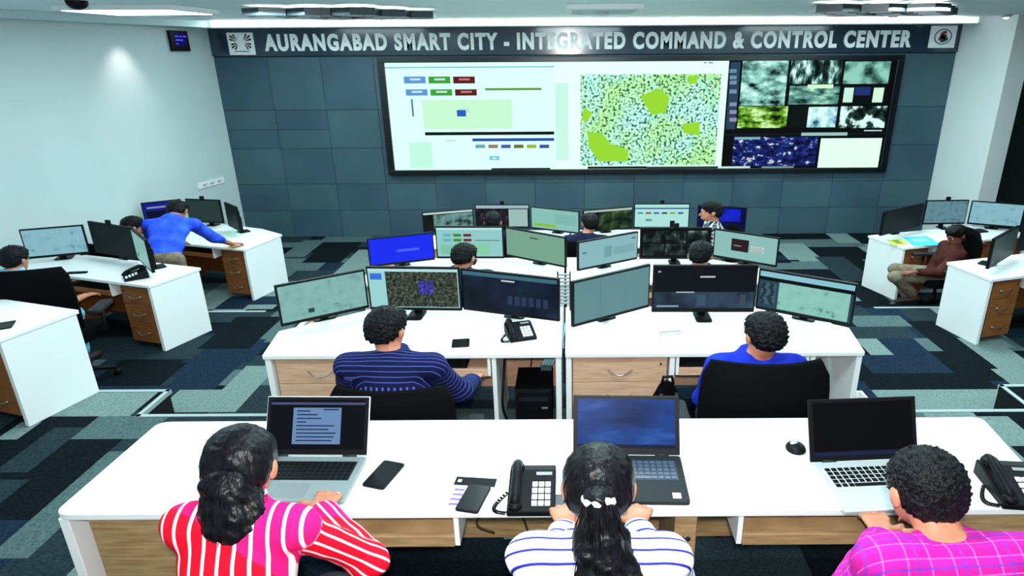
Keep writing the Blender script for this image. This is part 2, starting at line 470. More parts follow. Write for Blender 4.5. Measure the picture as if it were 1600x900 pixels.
# ================================================================ VIDEO WALL
DY = WY-.06
BLACK = glow('screen_black', srgb(6, 8, 12), 1.0)
MINT = glow('screen_mint', srgb(206, 255, 238), 1.15)
def G(r, g, b, s=1.0): return glow('screen_%d_%d_%d' % (r, g, b), srgb(r, g, b), s)
def vwall():
    o0 = at(590, 90, WY); o1 = at(1383, 268, WY); o2 = at(1410, 85, WY)
    X0, X1, Z0, Z1 = -3.24, 5.70, 0.38, 2.366
    T = thing('video_wall', 'wide black framed video wall showing map, dashboard and camera feeds', 'video wall', ((X0+X1)/2, WY-.01, Z0))
    fr = MB(); t = 0.085
    fr.box(X0, X1, WY-.10, WY-.005, Z1-t, Z1); fr.box(X0, X1, WY-.10, WY-.005, Z0, Z0+t)
    fr.box(X0, X0+t*1.4, WY-.10, WY-.005, Z0+t, Z1-t); fr.box(X1-t*1.4, X1, WY-.10, WY-.005, Z0+t, Z1-t)
    part(T, 'frame', fr, mat('gloss_black_frame', (.004, .005, .008), .3), world=True, bevel=.008)
    ix0, ix1, iz0, iz1 = X0+t*1.4, X1-t*1.4, Z0+t, Z1-t
    # pixel frame of the lit area: x 603..1397 at top and 622..1374 at the bottom
    def S_(px, py):
        p = at(px, py, DY); return min(max(p.x, ix0), ix1), min(max(p.z, iz0), iz1)
    pan = MB()
    for k in range(4):
        for r in range(2):
            xa = ix0+(ix1-ix0)*k/4; xb = ix0+(ix1-ix0)*(k+1)/4; za = iz0+(iz1-iz0)*r/2; zb = iz0+(iz1-iz0)*(r+1)/2
            p2 = MB(); p2.box(xa+.002, xb-.002, WY-.055, WY-.01, za+.002, zb-.002); part(T, 'display_panel', p2, M['black'], world=True)
    lay = {}
    def R(name, px0, py0, px1, py1, m, d=0):
        """a screen region given by the photograph corner pixels (perspective undone on the wall plane)"""
        cx = (px0+px1)/2; cy = (py0+py1)/2
        xa, _ = S_(px0, cy); xb, _ = S_(px1, cy); _, zb = S_(cx, py0); _, za = S_(cx, py1)
        y = WY-.057-.002*d
        lay.setdefault(name, []).append((xa, xb, za, zb, y, m))
    # left dashboard
    R('dashboard_window', 598, 80, 866, 280, MINT)
    R('dashboard_window', 600, 104, 866, 106, G(120, 190, 200), 1)
    for r, (cy, hh) in enumerate(((125, 5.5), (144.5, 5))):
        for k, c in enumerate(((90, 150, 205), (60, 160, 50), (96, 24, 28))):
            x = 648+r*3+k*38.5
            R('dashboard_window', x-17, cy-hh, x+17, cy+hh, G(*c), 1)
            R('dashboard_window', x-8, cy-2.5, x+9, cy+0.5, G(200, 225, 235) if k < 2 else G(190, 120, 120), 2)
    R('dashboard_window', 758, 137.5, 846, 141, G(90, 150, 50), 1)
    R('dashboard_window', 661, 156, 800, 201, G(196, 245, 205), 1)
    R('dashboard_window', 643, 155, 646, 182, G(90, 130, 130), 1)
    R('dashboard_window', 664, 206, 866, 211, G(14, 22, 26), 1)
    R('dashboard_window', 738, 216, 866, 220.5, G(40, 70, 160), 1)
    for k, c in enumerate(((110, 160, 170), (150, 120, 100), (80, 90, 160), (110, 110, 40), (150, 175, 70), (60, 80, 150))):
        R('dashboard_window', 743+k*20, 226, 758+k*20, 231.5, G(*c), 1)
    R('dashboard_window', 714, 172, 728, 182, G(40, 90, 190), 2); R('dashboard_window', 718, 169, 733, 176, G(120, 170, 230), 1)
    R('dashboard_window', 765, 244, 780, 250, G(110, 190, 215), 1); R('dashboard_window', 769, 246, 776, 248.5, G(200, 250, 240), 2)
    R('dashboard_window', 640, 222, 675, 262, G(190, 245, 222), 1)
    R('dashboard_window', 696, 219, 712, 220.5, G(160, 210, 160), 1)
    R('dashboard_window', 768, 262.5, 860, 268, G(12, 26, 34), 1)
    # map
    R('map_window', 866, 80, 1133, 280, G(214, 255, 232, 1.15))
    R('map_window', 868, 130, 888, 250, G(196, 244, 224), 1)
    mp_ = glow_tex('screen_city_map', 'voronoi', 15, [(0.0, srgb(60, 90, 92)), (0.18, srgb(130, 190, 180)), (0.4, srgb(196, 246, 206)), (1.0, srgb(226, 255, 232))], 1.05, (1, 1, 1))
    # city map with streets: distance to the cell edges, tinted by a broad noise
    m, n, l, b = newmat('screen_city_streets')
    b.inputs['Base Color'].default_value = (.002, .002, .002, 1); b.inputs['Roughness'].default_value = .35; b.inputs['Specular IOR Level'].default_value = .2
    tc = n.new('ShaderNodeTexCoord')
    v1 = n.new('ShaderNodeTexVoronoi'); v1.feature = 'DISTANCE_TO_EDGE'; v1.inputs['Scale'].default_value = 13
    n0 = n.new('ShaderNodeTexNoise'); n0.inputs['Scale'].default_value = 22; n0.inputs['Detail'].default_value = 3
    n1 = n.new('ShaderNodeTexNoise'); n1.inputs['Scale'].default_value = 1.5; n1.inputs['Detail'].default_value = 2
    for q in (v1, n0, n1): l.new(tc.outputs['Object'], q.inputs['Vector'])
    r1 = n.new('ShaderNodeValToRGB'); r1.color_ramp.elements[0].position = .02; r1.color_ramp.elements[1].position = .09
    r1.color_ramp.elements[0].color = srgb(232, 255, 244); r1.color_ramp.elements[1].color = srgb(176, 222, 206)
    l.new(v1.outputs[0], r1.inputs[0])
    r0 = n.new('ShaderNodeValToRGB'); r0.color_ramp.elements[0].position = .41; r0.color_ramp.elements[1].position = .49
    r0.color_ramp.elements[0].color = srgb(60, 96, 96); r0.color_ramp.elements[1].color = (1, 1, 1, 1)
    l.new(n0.outputs[0], r0.inputs[0])
    r2 = n.new('ShaderNodeValToRGB'); r2.color_ramp.elements[0].position = .40; r2.color_ramp.elements[1].position = .60
    r2.color_ramp.elements[0].color = srgb(226, 255, 252); r2.color_ramp.elements[1].color = srgb(216, 248, 176)
    l.new(n1.outputs[0], r2.inputs[0])
    def mul(a_, b_):
        x = n.new('ShaderNodeMix'); x.data_type = 'RGBA'; x.blend_type = 'MULTIPLY'; x.inputs[0].default_value = 1
        l.new(a_, x.inputs[6]); l.new(b_, x.inputs[7]); return x.outputs[2]
    l.new(mul(mul(r1.outputs[0], r0.outputs[0]), r2.outputs[0]), b.inputs['Emission Color']); b.inputs['Emission Strength'].default_value = 1.25
    R('map_window', 907, 116, 1122, 258, m, 1)
    R('map_window', 1100, 97, 1104, 99, G(120, 150, 150), 1); R('map_window', 1107, 97, 1114, 99, G(120, 150, 150), 1)
    # parks as irregular green patches
    for poly in ([(1000, 150), (1030, 138), (1046, 152), (1040, 176), (1018, 180)], [(1066, 194), (1093, 190), (1093, 212), (1068, 208)],
                 [(918, 205), (940, 208), (955, 225), (982, 234), (981, 252), (935, 252), (920, 230)], [(1076, 118), (1092, 118), (1088, 130), (1076, 132)],
                 [(912, 168), (926, 176), (918, 190), (909, 188)]):
        lay.setdefault('map_window', []).append(([S_(*p) for p in poly], WY-.061, G(150, 214, 50, 1.0)))
    R('map_window', 918, 260, 1010, 263.5, G(14, 22, 26), 1); R('map_window', 1010, 260, 1122, 263.5, G(40, 60, 60), 1)
    # right: camera feeds
    R('camera_window', 1133, 80, 1400, 280, BLACK)
    R('camera_window', 1137, 88, 1400, 92, G(30, 50, 62), 1); R('camera_window', 1138, 89, 1160, 91, G(190, 220, 220), 2); R('camera_window', 1364, 89, 1386, 91, G(150, 190, 190), 2)
    R('camera_window', 1138, 97, 1153, 202, G(38, 66, 88), 1)
    for k, y in enumerate((108, 118, 126, 140, 160, 172, 184)): R('camera_window', 1140, y, 1151, y+6, G(96+8*k, 140, 170), 2)
    def feed(nm, sc, stops, st=(1, 1, 1), kind='noise'): return glow_tex(nm, kind, sc, stops, 1.0, st, 4)
    k_ = srgb(4, 10, 10); w_ = srgb(214, 255, 246); g_ = srgb(96, 150, 140); gr = srgb(110, 170, 30); bl = srgb(130, 190, 210)
    R('camera_window', 1158, 95, 1229, 165, feed('feed_street', 5.5, [(.33, k_), (.44, g_), (.55, srgb(150, 215, 200)), (.66, w_)], (1, 1, 1.7)), 1)
    R('camera_window', 1235, 94, 1315, 131, feed('feed_junction', 6.5, [(.38, k_), (.48, srgb(30, 60, 54)), (.56, g_), (.64, w_)], (1.6, 1, .7)), 1)
    R('camera_window', 1319, 96, 1390, 131, feed('feed_square', 4.0, [(.3, srgb(20, 44, 40)), (.42, srgb(70, 120, 108)), (.6, srgb(140, 205, 185))], (1, 1, 1.3)), 1)
    R('camera_window', 1233, 134, 1311, 163, feed('feed_gate', 6.5, [(.35, srgb(10, 30, 26)), (.45, srgb(70, 120, 110)), (.58, srgb(120, 180, 165)), (.68, srgb(200, 250, 190))], (.7, 1, 1.6)), 1)
    R('camera_window', 1262, 132, 1302, 138, G(206, 246, 206), 2)
    R('camera_window', 1153, 166, 1230, 200, feed('feed_palms', 9, [(.34, k_), (.43, srgb(40, 84, 20)), (.53, gr), (.66, srgb(214, 255, 180))], (.6, 1, 1.3)), 1)
    R('camera_window', 1234, 167, 1262, 199, G(10, 16, 14), 1); R('camera_window', 1262, 167, 1307, 199, feed('feed_lake', 5.5, [(.35, srgb(20, 60, 70)), (.45, bl), (.6, w_)]), 1)
    R('camera_window', 1316, 134, 1384, 163, G(8, 12, 18), 1); R('camera_window', 1318, 137, 1333, 160, G(196, 236, 220), 2)
    R('camera_window', 1336, 136, 1360, 149, G(30, 50, 110), 2); R('camera_window', 1364, 137, 1380, 160, G(206, 244, 214), 2)
    R('camera_window', 1312, 166, 1384, 200, feed('feed_road', 5, [(.40, k_), (.50, srgb(40, 66, 60)), (.56, w_)]), 1)
    R('camera_window', 1133, 208, 1400, 211.5, G(14, 20, 24), 1); R('camera_window', 1252, 207, 1324, 212, G(150, 190, 190), 2); R('camera_window', 1350, 203, 1378, 205, G(170, 210, 200), 2)
    R('camera_window', 1145, 214, 1276, 259, feed('feed_night_map', 11, [(.36, srgb(6, 10, 40)), (.52, srgb(22, 34, 104)), (.61, srgb(40, 60, 150)), (.66, srgb(220, 225, 190))], (1, 1, 1.4)), 1)
    R('camera_window', 1148, 214, 1188, 218, G(120, 170, 190), 2)
    R('camera_window', 1280, 216, 1375, 262, G(214, 255, 226, 1.1), 1)
    R('camera_window', 1125, 260, 1172, 263, G(206, 240, 230), 1); R('camera_window', 1190, 260, 1240, 262.5, G(120, 160, 170), 1)
    for nm, items in lay.items():
        mb = MB(); mats = []
        for it in items:
            m_ = it[-1]
            if m_ not in mats: mats.append(m_)
            k = mats.index(m_)
            if len(it) == 3:
                poly, y, _ = it
                a = sum(poly[i][0]*poly[(i+1) % len(poly)][1]-poly[(i+1) % len(poly)][0]*poly[i][1] for i in range(len(poly)))
                if a < 0: poly = poly[::-1]
                mb.add([(x, y, z) for x, z in poly], [tuple(range(len(poly)))], k)
            else:
                xa, xb, za, zb, y, _ = it
                if xb-xa > 1e-4 and zb-za > 1e-4: mb.quad((xa, y, za), (xb, y, za), (xb, y, zb), (xa, y, zb), k)
        part(T, nm, mb, mats, world=True)
vwall()

# ================================================================ DESKS
class Frame:
    def __init__(s, O, e1, e2, z): s.O = Vector((O[0], O[1])); s.e1 = Vector(e1); s.e2 = Vector(e2); s.z = z
    def p(s, u, v, w):
        q = s.O+s.e1*u+s.e2*v; return Vector((q.x, q.y, s.z+w))
    def box(s, mb, u0, u1, v0, v1, w0, w1, mi=0):
        c = [(u0, v0), (u1, v0), (u1, v1), (u0, v1)]
        if s.e1.x*s.e2.y-s.e1.y*s.e2.x < 0: c = c[::-1]
        mb.hexa([s.p(*a, w0) for a in c]+[s.p(*a, w1) for a in c], mi)
    def prism(s, mb, poly, w0, w1, mi=0):
        q = [s.p(u, v, 0) for u, v in poly]; mb.prism([(a.x, a.y) for a in q], s.z+w0, s.z+w1, mi)
DH = 0.75
def bow(mb, fr, u, v, wdt, w, r=0.006, drop=0.022, out=0.05):
    pts = [fr.p(u+wdt*(t-.5), v-out*math.sin(PI*t), w-drop*math.sin(PI*t)) for t in [i/10 for i in range(11)]]
    mb.tube(pts, r, 6)
def desk(label, fr, W, top, cells, pw='wood', group=None, dh=DH, endmat='white', ends=(True, True), vf=0.05, vb=0.86, backw=0.30):
    T = thing('office_desk', label, 'desk', fr.p(W/2, .5, 0), group=group)
    mb = MB(); fr.prism(mb, top, dh-.034, dh); part(T, 'desktop', mb, M['white'], True, .006)
    for k, u in ((0, .004), (1, W-.044)):
        if ends[k]:
            mb = MB(); fr.box(mb, u, u+.04, .02, vb+.06, 0, dh-.036); part(T, 'end_panel', mb, M[endmat], True, .003)
    mb = MB(); fr.box(mb, .045, W-.045, vb-.03, vb, .10, dh-.036); part(T, 'back_panel', mb, M[pw], True)
    for c in cells:
        k, a, b = c[:3]
        if k == 'drawers':
            mb = MB(); fr.box(mb, a, b, vf+.06, vb-.04, .06, dh-.05)
            P = part(T, 'pedestal', mb, M[pw], True)
            hs = [(.07, .30), (.305, .50), (.505, dh-.056)]
            for q, (w0, w1) in enumerate(hs):
                mb = MB(); fr.box(mb, a+.004, b-.004, vf, vf+.058, w0, w1); D = part(P, 'drawer', mb, M[pw], True, .002)
                if q == 2 or len(c) < 4:
                    mb = MB(); bow(mb, fr, (a+b)/2+ (c[4] if len(c) > 4 else 0), vf-.004, .17, (w0+w1)/2)
                    part(D, 'handle', mb, M['brass' if len(c) > 3 else 'steel'], True)
            mb = MB(); mb.lathe([(.008, 0), (.008, .006)], 10, M4=Matrix.Translation(fr.p(b-.05, vf-.008, dh-.10)) @ Matrix.Rotation(PI/2, 4, 'X'))
            part(P, 'lock', mb, M['dark'], True)
        elif k == 'tray':
            mb = MB(); fr.box(mb, a+.02, b-.02, vf-.02, .62, dh-.165, dh-.145); fr.box(mb, a+.02, b-.02, vf-.05, vf-.02, dh-.175, dh-.12)
            part(T, 'keyboard_tray', mb, M[pw], True, .003)
            for u in (a, b-.02):
                mb = MB(); fr.box(mb, u, u+.02, vf-.03, .66, dh-.18, dh-.036); part(T, 'tray_bracket', mb, M['white'], True)
        elif k == 'post':
            mb = MB(); fr.box(mb, a, b, vf-.03, vb-.05, 0, dh-.036); part(T, 'partition_panel', mb, M['white'], True)
        elif k == 'case':
            mb = MB(); fr.box(mb, a, b, vf, vb-.3, c[3], dh-.05); part(T, 'side_cabinet', mb, M[pw], True, .003)
            mb = MB()
            for du in (-.012, .012): mb.ell((0, 0, 0), (.012, .006, .012), 10, M4=Matrix.Translation(fr.p((a+b)/2+du, vf-.004, dh-.17)))
            part(T, 'lock', mb, M['dark'], True)
    return T
def cell_set(left):
    if left: return [('drawers', .06, .68), ('post', .695, .725), ('tray', .735, 1.575), ('post', 1.585, 1.615)]
    return [('drawers', .05, .72), ('post', .73, .765), ('tray', .775, 1.70), ('post', 1.715, 1.745)]
ROWS = [(3.955, ZT[1], 'second'), (6.10, ZT[2], 'third'), (8.25, ZT[3], 'fourth')]
CX = -0.045
names = {'second': 'nearest to the front laptop table', 'third': 'in the middle of the three centre rows', 'fourth': 'in the farthest centre row'}
for k, (y0, z0, nm) in enumerate(ROWS):
    dx = 0.06*max(0, k-1)
    sc = 1.0+0.04*max(0, k-1)
    W = 2.075*sc
    fl_ = Frame((CX-.012-W+dx, y0), (1, 0), (0, .86), z0)
    desk('white desk left of the centre divider, %s' % names[nm], fl_, W, [(0, 0), (W, 0), (W, 1), (.55, 1), (-.06, .48)], cell_set(True), group='centre operator desks')
    fr_ = Frame((CX+.012+dx, y0), (1, 0), (0, .86), z0)
    desk('white desk right of the centre divider, %s' % names[nm], fr_, W, [(0, 0), (W, 0), (W+.06, .48), (W-.55, 1), (0, 1)], cell_set(False), group='centre operator desks')
# front laptop table
fr1 = Frame((-2.05, 2.04), (1, 0), (0, .67), ZT[0])
def rounded(pts, r=.05, n=5):
    out = []
    m = len(pts)
    for i in range(m):
        p = Vector(pts[i]); a = Vector(pts[i-1])-p; b = Vector(pts[(i+1) % m])-p
        a.normalize(); b.normalize(); s0 = p+a*r; s1 = p+b*r
        for k in range(n+1):
            t = k/n; out.append(tuple(s0*(1-t)**2+p*2*t*(1-t)+s1*t*t))
    return out
tp = rounded([(0, 0), (4.0, 0), (4.08, 1.0), (0.02, 1.0)], .07)
desk('long white front table with laptops and telephones', fr1, 4.06, tp,
     [('drawers', .10, .68, 1, .14), ('tray', .70, 1.60), ('case', 2.47, 2.56, .06), ('tray', 2.72, 3.5), ('drawers', 3.52, 3.95, 1, 0)], 'wood_dark', ends=(True, True), vb=.9)
# side stations: origin at the near top corner of the visible end panel
def side(O, e1, e2, tier, W, label, top=None):
    fr = Frame(O, e1, e2, ZT[tier])
    cells = [('drawers', .08, .45), ('tray', .55, 1.35), ('drawers', 1.45, W-.08)]
    desk(label, fr, W, top or [(0, 0), (W, 0), (W, .5), (W-.4, 1), (0, 1)], cells, 'brown', group='side operator desks', vb=.9)
    return fr
FL1 = side((-4.20, 4.24), (-.955, .296), (.18, .575), 1, 2.2, 'white side desk cut by the left edge of the photo')
FL2 = side((-4.30, 6.09), (-.955, .296), (.22, .58), 2, 2.1, 'white side desk on the left with light screen and black telephone')
FL3 = side((-4.385, 8.21), (-.955, .296), (.19, .76), 3, 1.85, 'farthest white side desk on the left with papers, below the man in bright blue', [(0, 0), (1.85, 0), (1.85, 1.08), (1.3, 1.30), (.5, 1.22), (0, 1)])
FR2 = side((4.336, 6.128), (.955, .27), (-.14, .58), 2, 2.2, 'white side desk at the right edge with open brown drawers')
FR3 = side((4.46, 8.10), (.955, .27), (-.21, .62), 3, 2.2, 'farthest white side desk on the right with colourful map sheets')

# ================================================================ MONITORS
MON_T = {}
def content(kind):
    """list of (x0,y0,x1,y1,material,layer) in 0..1 screen space"""
    tl = G(128, 178, 176)
    if kind == 'teal': return [(0, 0, 1, 1, glow_tex('scr_teal', 'noise', 14, [(.25, srgb(96, 140, 140)), (.42, srgb(124, 172, 168)), (.75, srgb(134, 184, 178))]), 0), (.30, .14, .37, .26, G(34, 70, 66), 1), (.60, .22, .66, .25, G(80, 124, 124), 1)]
    if kind == 'greyteal': return [(0, 0, 1, 1, G(96, 136, 142), 0), (.33, .02, .34, .98, G(88, 128, 134), 1), (.66, .02, .665, .98, G(90, 130, 136), 1)]
    if kind == 'paleteal': return [(0, 0, 1, 1, G(132, 178, 184), 0), (.42, .25, .55, .7, G(112, 156, 164), 1), (.58, .3, .95, .6, G(120, 164, 172), 1), (.06, .55, .12, .6, G(60, 90, 100), 1), (.9, .8, .97, .86, G(80, 110, 120), 1)]
    if kind == 'green': return [(0, 0, 1, 1, G(116, 160, 138), 0), (.42, .78, .56, .83, G(50, 84, 70), 1)]
    if kind == 'blue': return [(0, 0, 1, 1, G(24, 44, 236), 0), (.42, .40, .78, .5, G(70, 96, 250), 1)]
    if kind == 'citymap': return [(0, 0, 1, 1, G(150, 206, 206), 0), (.19, .02, .99, .93, glow_tex('scr_sat', 'noise', 44, [(.30, srgb(6, 12, 12)), (.46, srgb(44, 54, 46)), (.58, srgb(72, 80, 66)), (.72, srgb(120, 120, 96))], 1, (1, 1, 1), 6), 1),
                                  (.02, .72, .15, .88, G(50, 110, 210), 1), (.0, .93, 1, 1, G(176, 216, 220), 1), (.55, .35, .72, .70, glow_tex('scr_zone', 'noise', 40, [(.4, srgb(40, 46, 60)), (.55, srgb(60, 60, 170)), (.7, srgb(90, 90, 200))]), 2)]
    if kind == 'darkblue': return [(0, 0, 1, 1, glow_tex('scr_night', 'noise', 3.5, [(.3, srgb(6, 10, 16)), (.55, srgb(20, 34, 54)), (.75, srgb(36, 60, 88))]), 0), (0, .9, 1, 1, G(60, 104, 122), 1), (.42, .82, .56, .86, G(190, 200, 204), 1)]+[(.48+.075*i, .22, .53+.075*i, .46, G(40, 56, 82), 1) for i in range(6)]
    if kind == 'darkgrid': return [(0, 0, 1, 1, G(12, 16, 24), 0), (0, .03, 1, .42, glow_tex('scr_dusk', 'noise', 4, [(.3, srgb(14, 22, 36)), (.7, srgb(60, 84, 108))]), 1), (.45, .76, .60, .80, G(180, 186, 190), 2), (.22, .40, .40, .43, G(170, 176, 180), 2),
                                   (.43, .08, .52, .36, G(56, 78, 98), 2), (.56, .08, .66, .34, G(50, 68, 88), 2), (.70, .08, .80, .38, G(46, 64, 84), 2), (.86, .1, .92, .36, G(58, 70, 86), 2), (.03, .88, .06, .92, G(150, 160, 164), 2), (.03, .06, .25, .10, G(130, 156, 176), 2)]
    if kind == 'teamap': return [(0, 0, 1, 1, G(40, 66, 80), 0), (.0, .86, 1, 1, G(134, 190, 204), 1), (0, .76, 1, .86, G(8, 12, 16), 1), (.22, .02, .97, .76, glow_tex('scr_teamap', 'noise', 12, [(.3, srgb(70, 120, 116)), (.40, srgb(130, 188, 176)), (.8, srgb(144, 200, 186))]), 1), (.02, .1, .19, .7, glow_tex('scr_list', 'wave', 26, [(.4, srgb(30, 50, 62)), (.6, srgb(60, 92, 108))], 1, (.2, 1, 1)), 1)]
    if kind == 'dash': return [(0, 0, 1, 1, G(140, 196, 194), 0), (0, .93, 1, 1, G(176, 226, 226), 1)]+[(.10+.155*i, .70-.17*r, .22+.155*i, .79-.17*r, G(*c), 1) for r in range(2) for i, c in enumerate(((90, 170, 190), (60, 130, 40), (110, 30, 40)))]+[(.58, .55, .96, .575, G(60, 90, 84), 1), (.05, .1, .40, .40, G(120, 190, 160), 1), (.55, .08, .80, .44, G(128, 200, 160), 1)]
    if kind == 'feeds':
        o = [(0, 0, 1, 1, G(6, 10, 12), 0)]
        for i in range(3):
            for r in range(2): o.append((.03+.32*i, .06+.46*r, .33+.32*i, .48+.46*r, glow_tex('scr_feed%d' % ((i+r) % 3), 'noise', 7+2*((i+r) % 3), [(.45, srgb(8, 12, 14)), (.60, srgb(44, 60, 60)), (.72, srgb(150, 176, 170))]), 1))
        return o
    if kind == 'window': return [(0, 0, 1, 1, G(136, 184, 178), 0), (.28, .30, .56, .78, G(40, 22, 30), 1), (.32, .5, .44, .53, G(160, 160, 160), 2), (.60, .50, .80, .58, G(214, 216, 214), 1), (.61, .53, .78, .55, G(110, 60, 70), 2), (.60, .36, .80, .43, G(206, 208, 206), 1), (.61, .38, .78, .40, G(110, 60, 70), 2)]
    if kind == 'mapside': return [(0, 0, 1, 1, G(12, 18, 18), 0), (.2, .05, 1, .86, glow_tex('scr_mapside', 'noise', 9, [(.36, srgb(26, 44, 44)), (.5, srgb(94, 134, 130)), (.75, srgb(120, 164, 158))]), 1), (0, .9, 1, 1, G(190, 214, 212), 1)]
    if kind == 'darkcity': return [(0, 0, 1, 1, glow_tex('scr_darkcity', 'noise', 12, [(.4, srgb(12, 8, 18)), (.6, srgb(40, 26, 44)), (.75, srgb(110, 90, 110))]), 0), (0, .86, 1, 1, G(150, 180, 190), 1), (.62, .02, .98, .82, G(150, 184, 178), 1)]
    if kind == 'tealgreen': return [(0, 0, 1, 1, G(132, 188, 178), 0), (.05, .10, .52, .24, G(130, 186, 50), 1), (.5, .3, .95, .8, G(122, 178, 170), 1)]
    if kind == 'forest': return [(0, 0, 1, 1, glow_tex('scr_forest', 'noise', 8, [(.36, srgb(6, 14, 10)), (.52, srgb(30, 54, 26)), (.7, srgb(80, 110, 60))]), 0), (0, .9, 1, 1, G(170, 190, 190), 1), (.0, .0, .3, .9, G(8, 8, 12), 1)]
    if kind == 'dash2': return [(0, 0, 1, 1, G(168, 222, 214), 0), (0, .80, 1, .86, G(60, 90, 150), 1)]+[(.05+.15*i, .58, .15+.15*i, .66, G(*c), 1) for i, c in enumerate(((70, 150, 150), (150, 60, 60), (60, 90, 170), (60, 70, 40), (120, 170, 60), (60, 80, 150)))]+[(.2, .25, .32, .36, G(90, 150, 150), 1), (.66, .0, .75, .28, G(12, 14, 16), 1)]
    if kind == 'bluedark': return [(0, 0, 1, 1, G(6, 8, 60), 0), (.1, .35, .9, .95, glow_tex('scr_blueglow', 'noise', 4, [(.3, srgb(10, 14, 90)), (.65, srgb(20, 40, 220))]), 1)]
    if kind == 'bluewin': return [(0, 0, 1, 1, G(22, 28, 120), 0), (.06, .1, .94, .62, G(10, 12, 40), 1), (.1, .74, .6, .82, G(120, 140, 190), 1)]
    if kind == 'off': return [(0, 0, 1, 1, G(16, 26, 28), 0)]
    if kind == 'slate': return [(0, 0, 1, 1, G(36, 56, 56), 0)]
    if kind == 'lightblue': return [(0, 0, 1, 1, glow_tex('scr_lightblue', 'noise', 10, [(.3, srgb(96, 140, 152)), (.42, srgb(128, 176, 190)), (.8, srgb(136, 184, 198))]), 0)]
    if kind == 'steel': return [(0, 0, 1, 1, glow_tex('scr_steel', 'noise', 12, [(.3, srgb(70, 104, 116)), (.5, srgb(96, 134, 146))]), 0)]
def monitor(BL, BR, gap, h, kind, label, stand=True, group='flat monitors on the operator desks', clip=False):
    """BL, BR: lower corners of the panel in plan; gap: panel underside above the desk top; BL.z is the desk height"""
    BL = Vector(BL); BR = Vector(BR); d = BR-BL; d.z = 0; wdt = d.length; c = (BL+BR)/2
    T = thing('monitor', label, 'monitor', (c.x, c.y, BL.z), math.atan2(d.y, d.x), group)
    hw = wdt/2; b = .014
    mb = MB(); mb.box(-hw, hw, 0, .03, gap, gap+h); mb.box(-hw*.72, hw*.72, .03, .06, gap+h*.2, gap+h*.8)
    part(T, 'housing', mb, M['black'], bevel=.004)
    sm = MB(); mats = []
    sx0, sx1, sz0, sz1 = -hw+b, hw-b, gap+.026, gap+h-b
    for x0, y0, x1, y1, m, l in content(kind):
        if m not in mats: mats.append(m)
        y = -.0015-.0012*l
        X = lambda t: sx0+(sx1-sx0)*t
        Z = lambda t: sz0+(sz1-sz0)*t
        sm.quad((X(x0), y, Z(y0)), (X(x1), y, Z(y0)), (X(x1), y, Z(y1)), (X(x0), y, Z(y1)), mats.index(m))
    part(T, 'screen', sm, mats)
    if stand:
        sd = abs(math.sin(math.atan2(d.y, d.x))) > .15; y0_, y1_ = (.05, .20) if sd else (-.10, .10); w0_ = .085 if sd else .062
        mb = MB(); mb.prism(rounded([(-w0_, y0_), (w0_, y0_), (w0_, y1_), (-w0_, y1_)], .03), 0, .012); part(T, 'stand_base', mb, M['black'], bevel=.003)
        mb = MB(); mb.box(-.032, .032, .045+.04*sd, .075+.04*sd, .011, gap+h*.45); mb.box(-.05, .05, .028, .06+.04*sd, gap+h*.3, gap+h*.5); part(T, 'stand_neck', mb, M['black'], bevel=.004)
    if clip:   # small webcam on the top edge
        mb = MB(); mb.box(-.03, .03, -.012, .02, gap+h, gap+h+.05); part(T, 'webcam', mb, M['black'], bevel=.005)
    return T
def mon(a, b, zd, gap, h, *args, **kw):
    return monitor(on(*a, zd+gap)-Vector((0, 0, gap)), on(*b, zd+gap)-Vector((0, 0, gap)), gap, h, *args, **kw)
z2, z3, z4 = ZT[1]+DH, ZT[2]+DH, ZT[3]+DH
mon((440, 511), (577, 481), z2, .045, .325, 'teal', 'outer monitor with plain teal map, left of the striped shirt man', clip=False)
mon((579, 484), (722, 486), z2, .045, .36, 'citymap', 'monitor with satellite map and blue zone in front of the striped shirt man')
mon((724, 484), (874, 503), z2, .045, .345, 'darkblue', 'dark blue screen monitor above the desk telephone, beside the centre divider')
mon((895, 512), (1014, 480), z2, .045, .36, 'greyteal', 'plain grey teal monitor just right of the centre divider, nearest row')
mon((1018, 488), (1178, 488), z2, .045, .385, 'darkgrid', 'dark desktop monitor in front of the man in plain blue')
mon((1180, 482), (1330, 511), z2, .045, .335, 'teamap', 'outer monitor with pale map window right of the man in plain blue')
mon((578, 418), (680, 406), z3, .045, .32, 'blue', 'monitor showing a solid bright blue screen')
mon((683, 404), (788, 404), z3, .045, .37, 'dash', 'monitor with coloured dashboard tiles above a bowed dark head')
mon((791, 400), (884, 419), z3, .045, .34, 'green', 'plain grey green monitor left of the centre divider, middle row')
mon((903, 424), (996, 405), z3, .045, .32, 'paleteal', 'pale blue grey monitor right of the centre divider, middle row')
mon((999, 405), (1109, 405), z3, .045, .36, 'feeds', 'monitor with six dark camera feeds in the middle row', clip=True)
mon((1113, 401), (1213, 418), z3, .045, .325, 'window', 'pale monitor with a dark pop-up window, right end of the middle row')
mon((662, 364), (741, 357), z4, .045, .30, 'mapside', 'far monitor with street map and white top bar, left end of the last row')
mon((744, 357), (828, 357), z4, .045, .36, 'darkcity', 'far monitor with dark city map and white side window', clip=True)
mon((830, 357), (905, 366), z4, .045, .33, 'tealgreen', 'far pale teal monitor with green block beside the centre divider')
mon((911, 364), (988, 357), z4, .045, .33, 'forest', 'far monitor with dark green view right of the divider')
mon((990, 357), (1076, 357), z4, .045, .37, 'dash2', 'far bright monitor with a row of small coloured tiles', clip=True)
mon((1088, 357), (1164, 362), z4, .045, .35, 'bluedark', 'far glowing dark blue monitor behind the standing man, right end of last row')
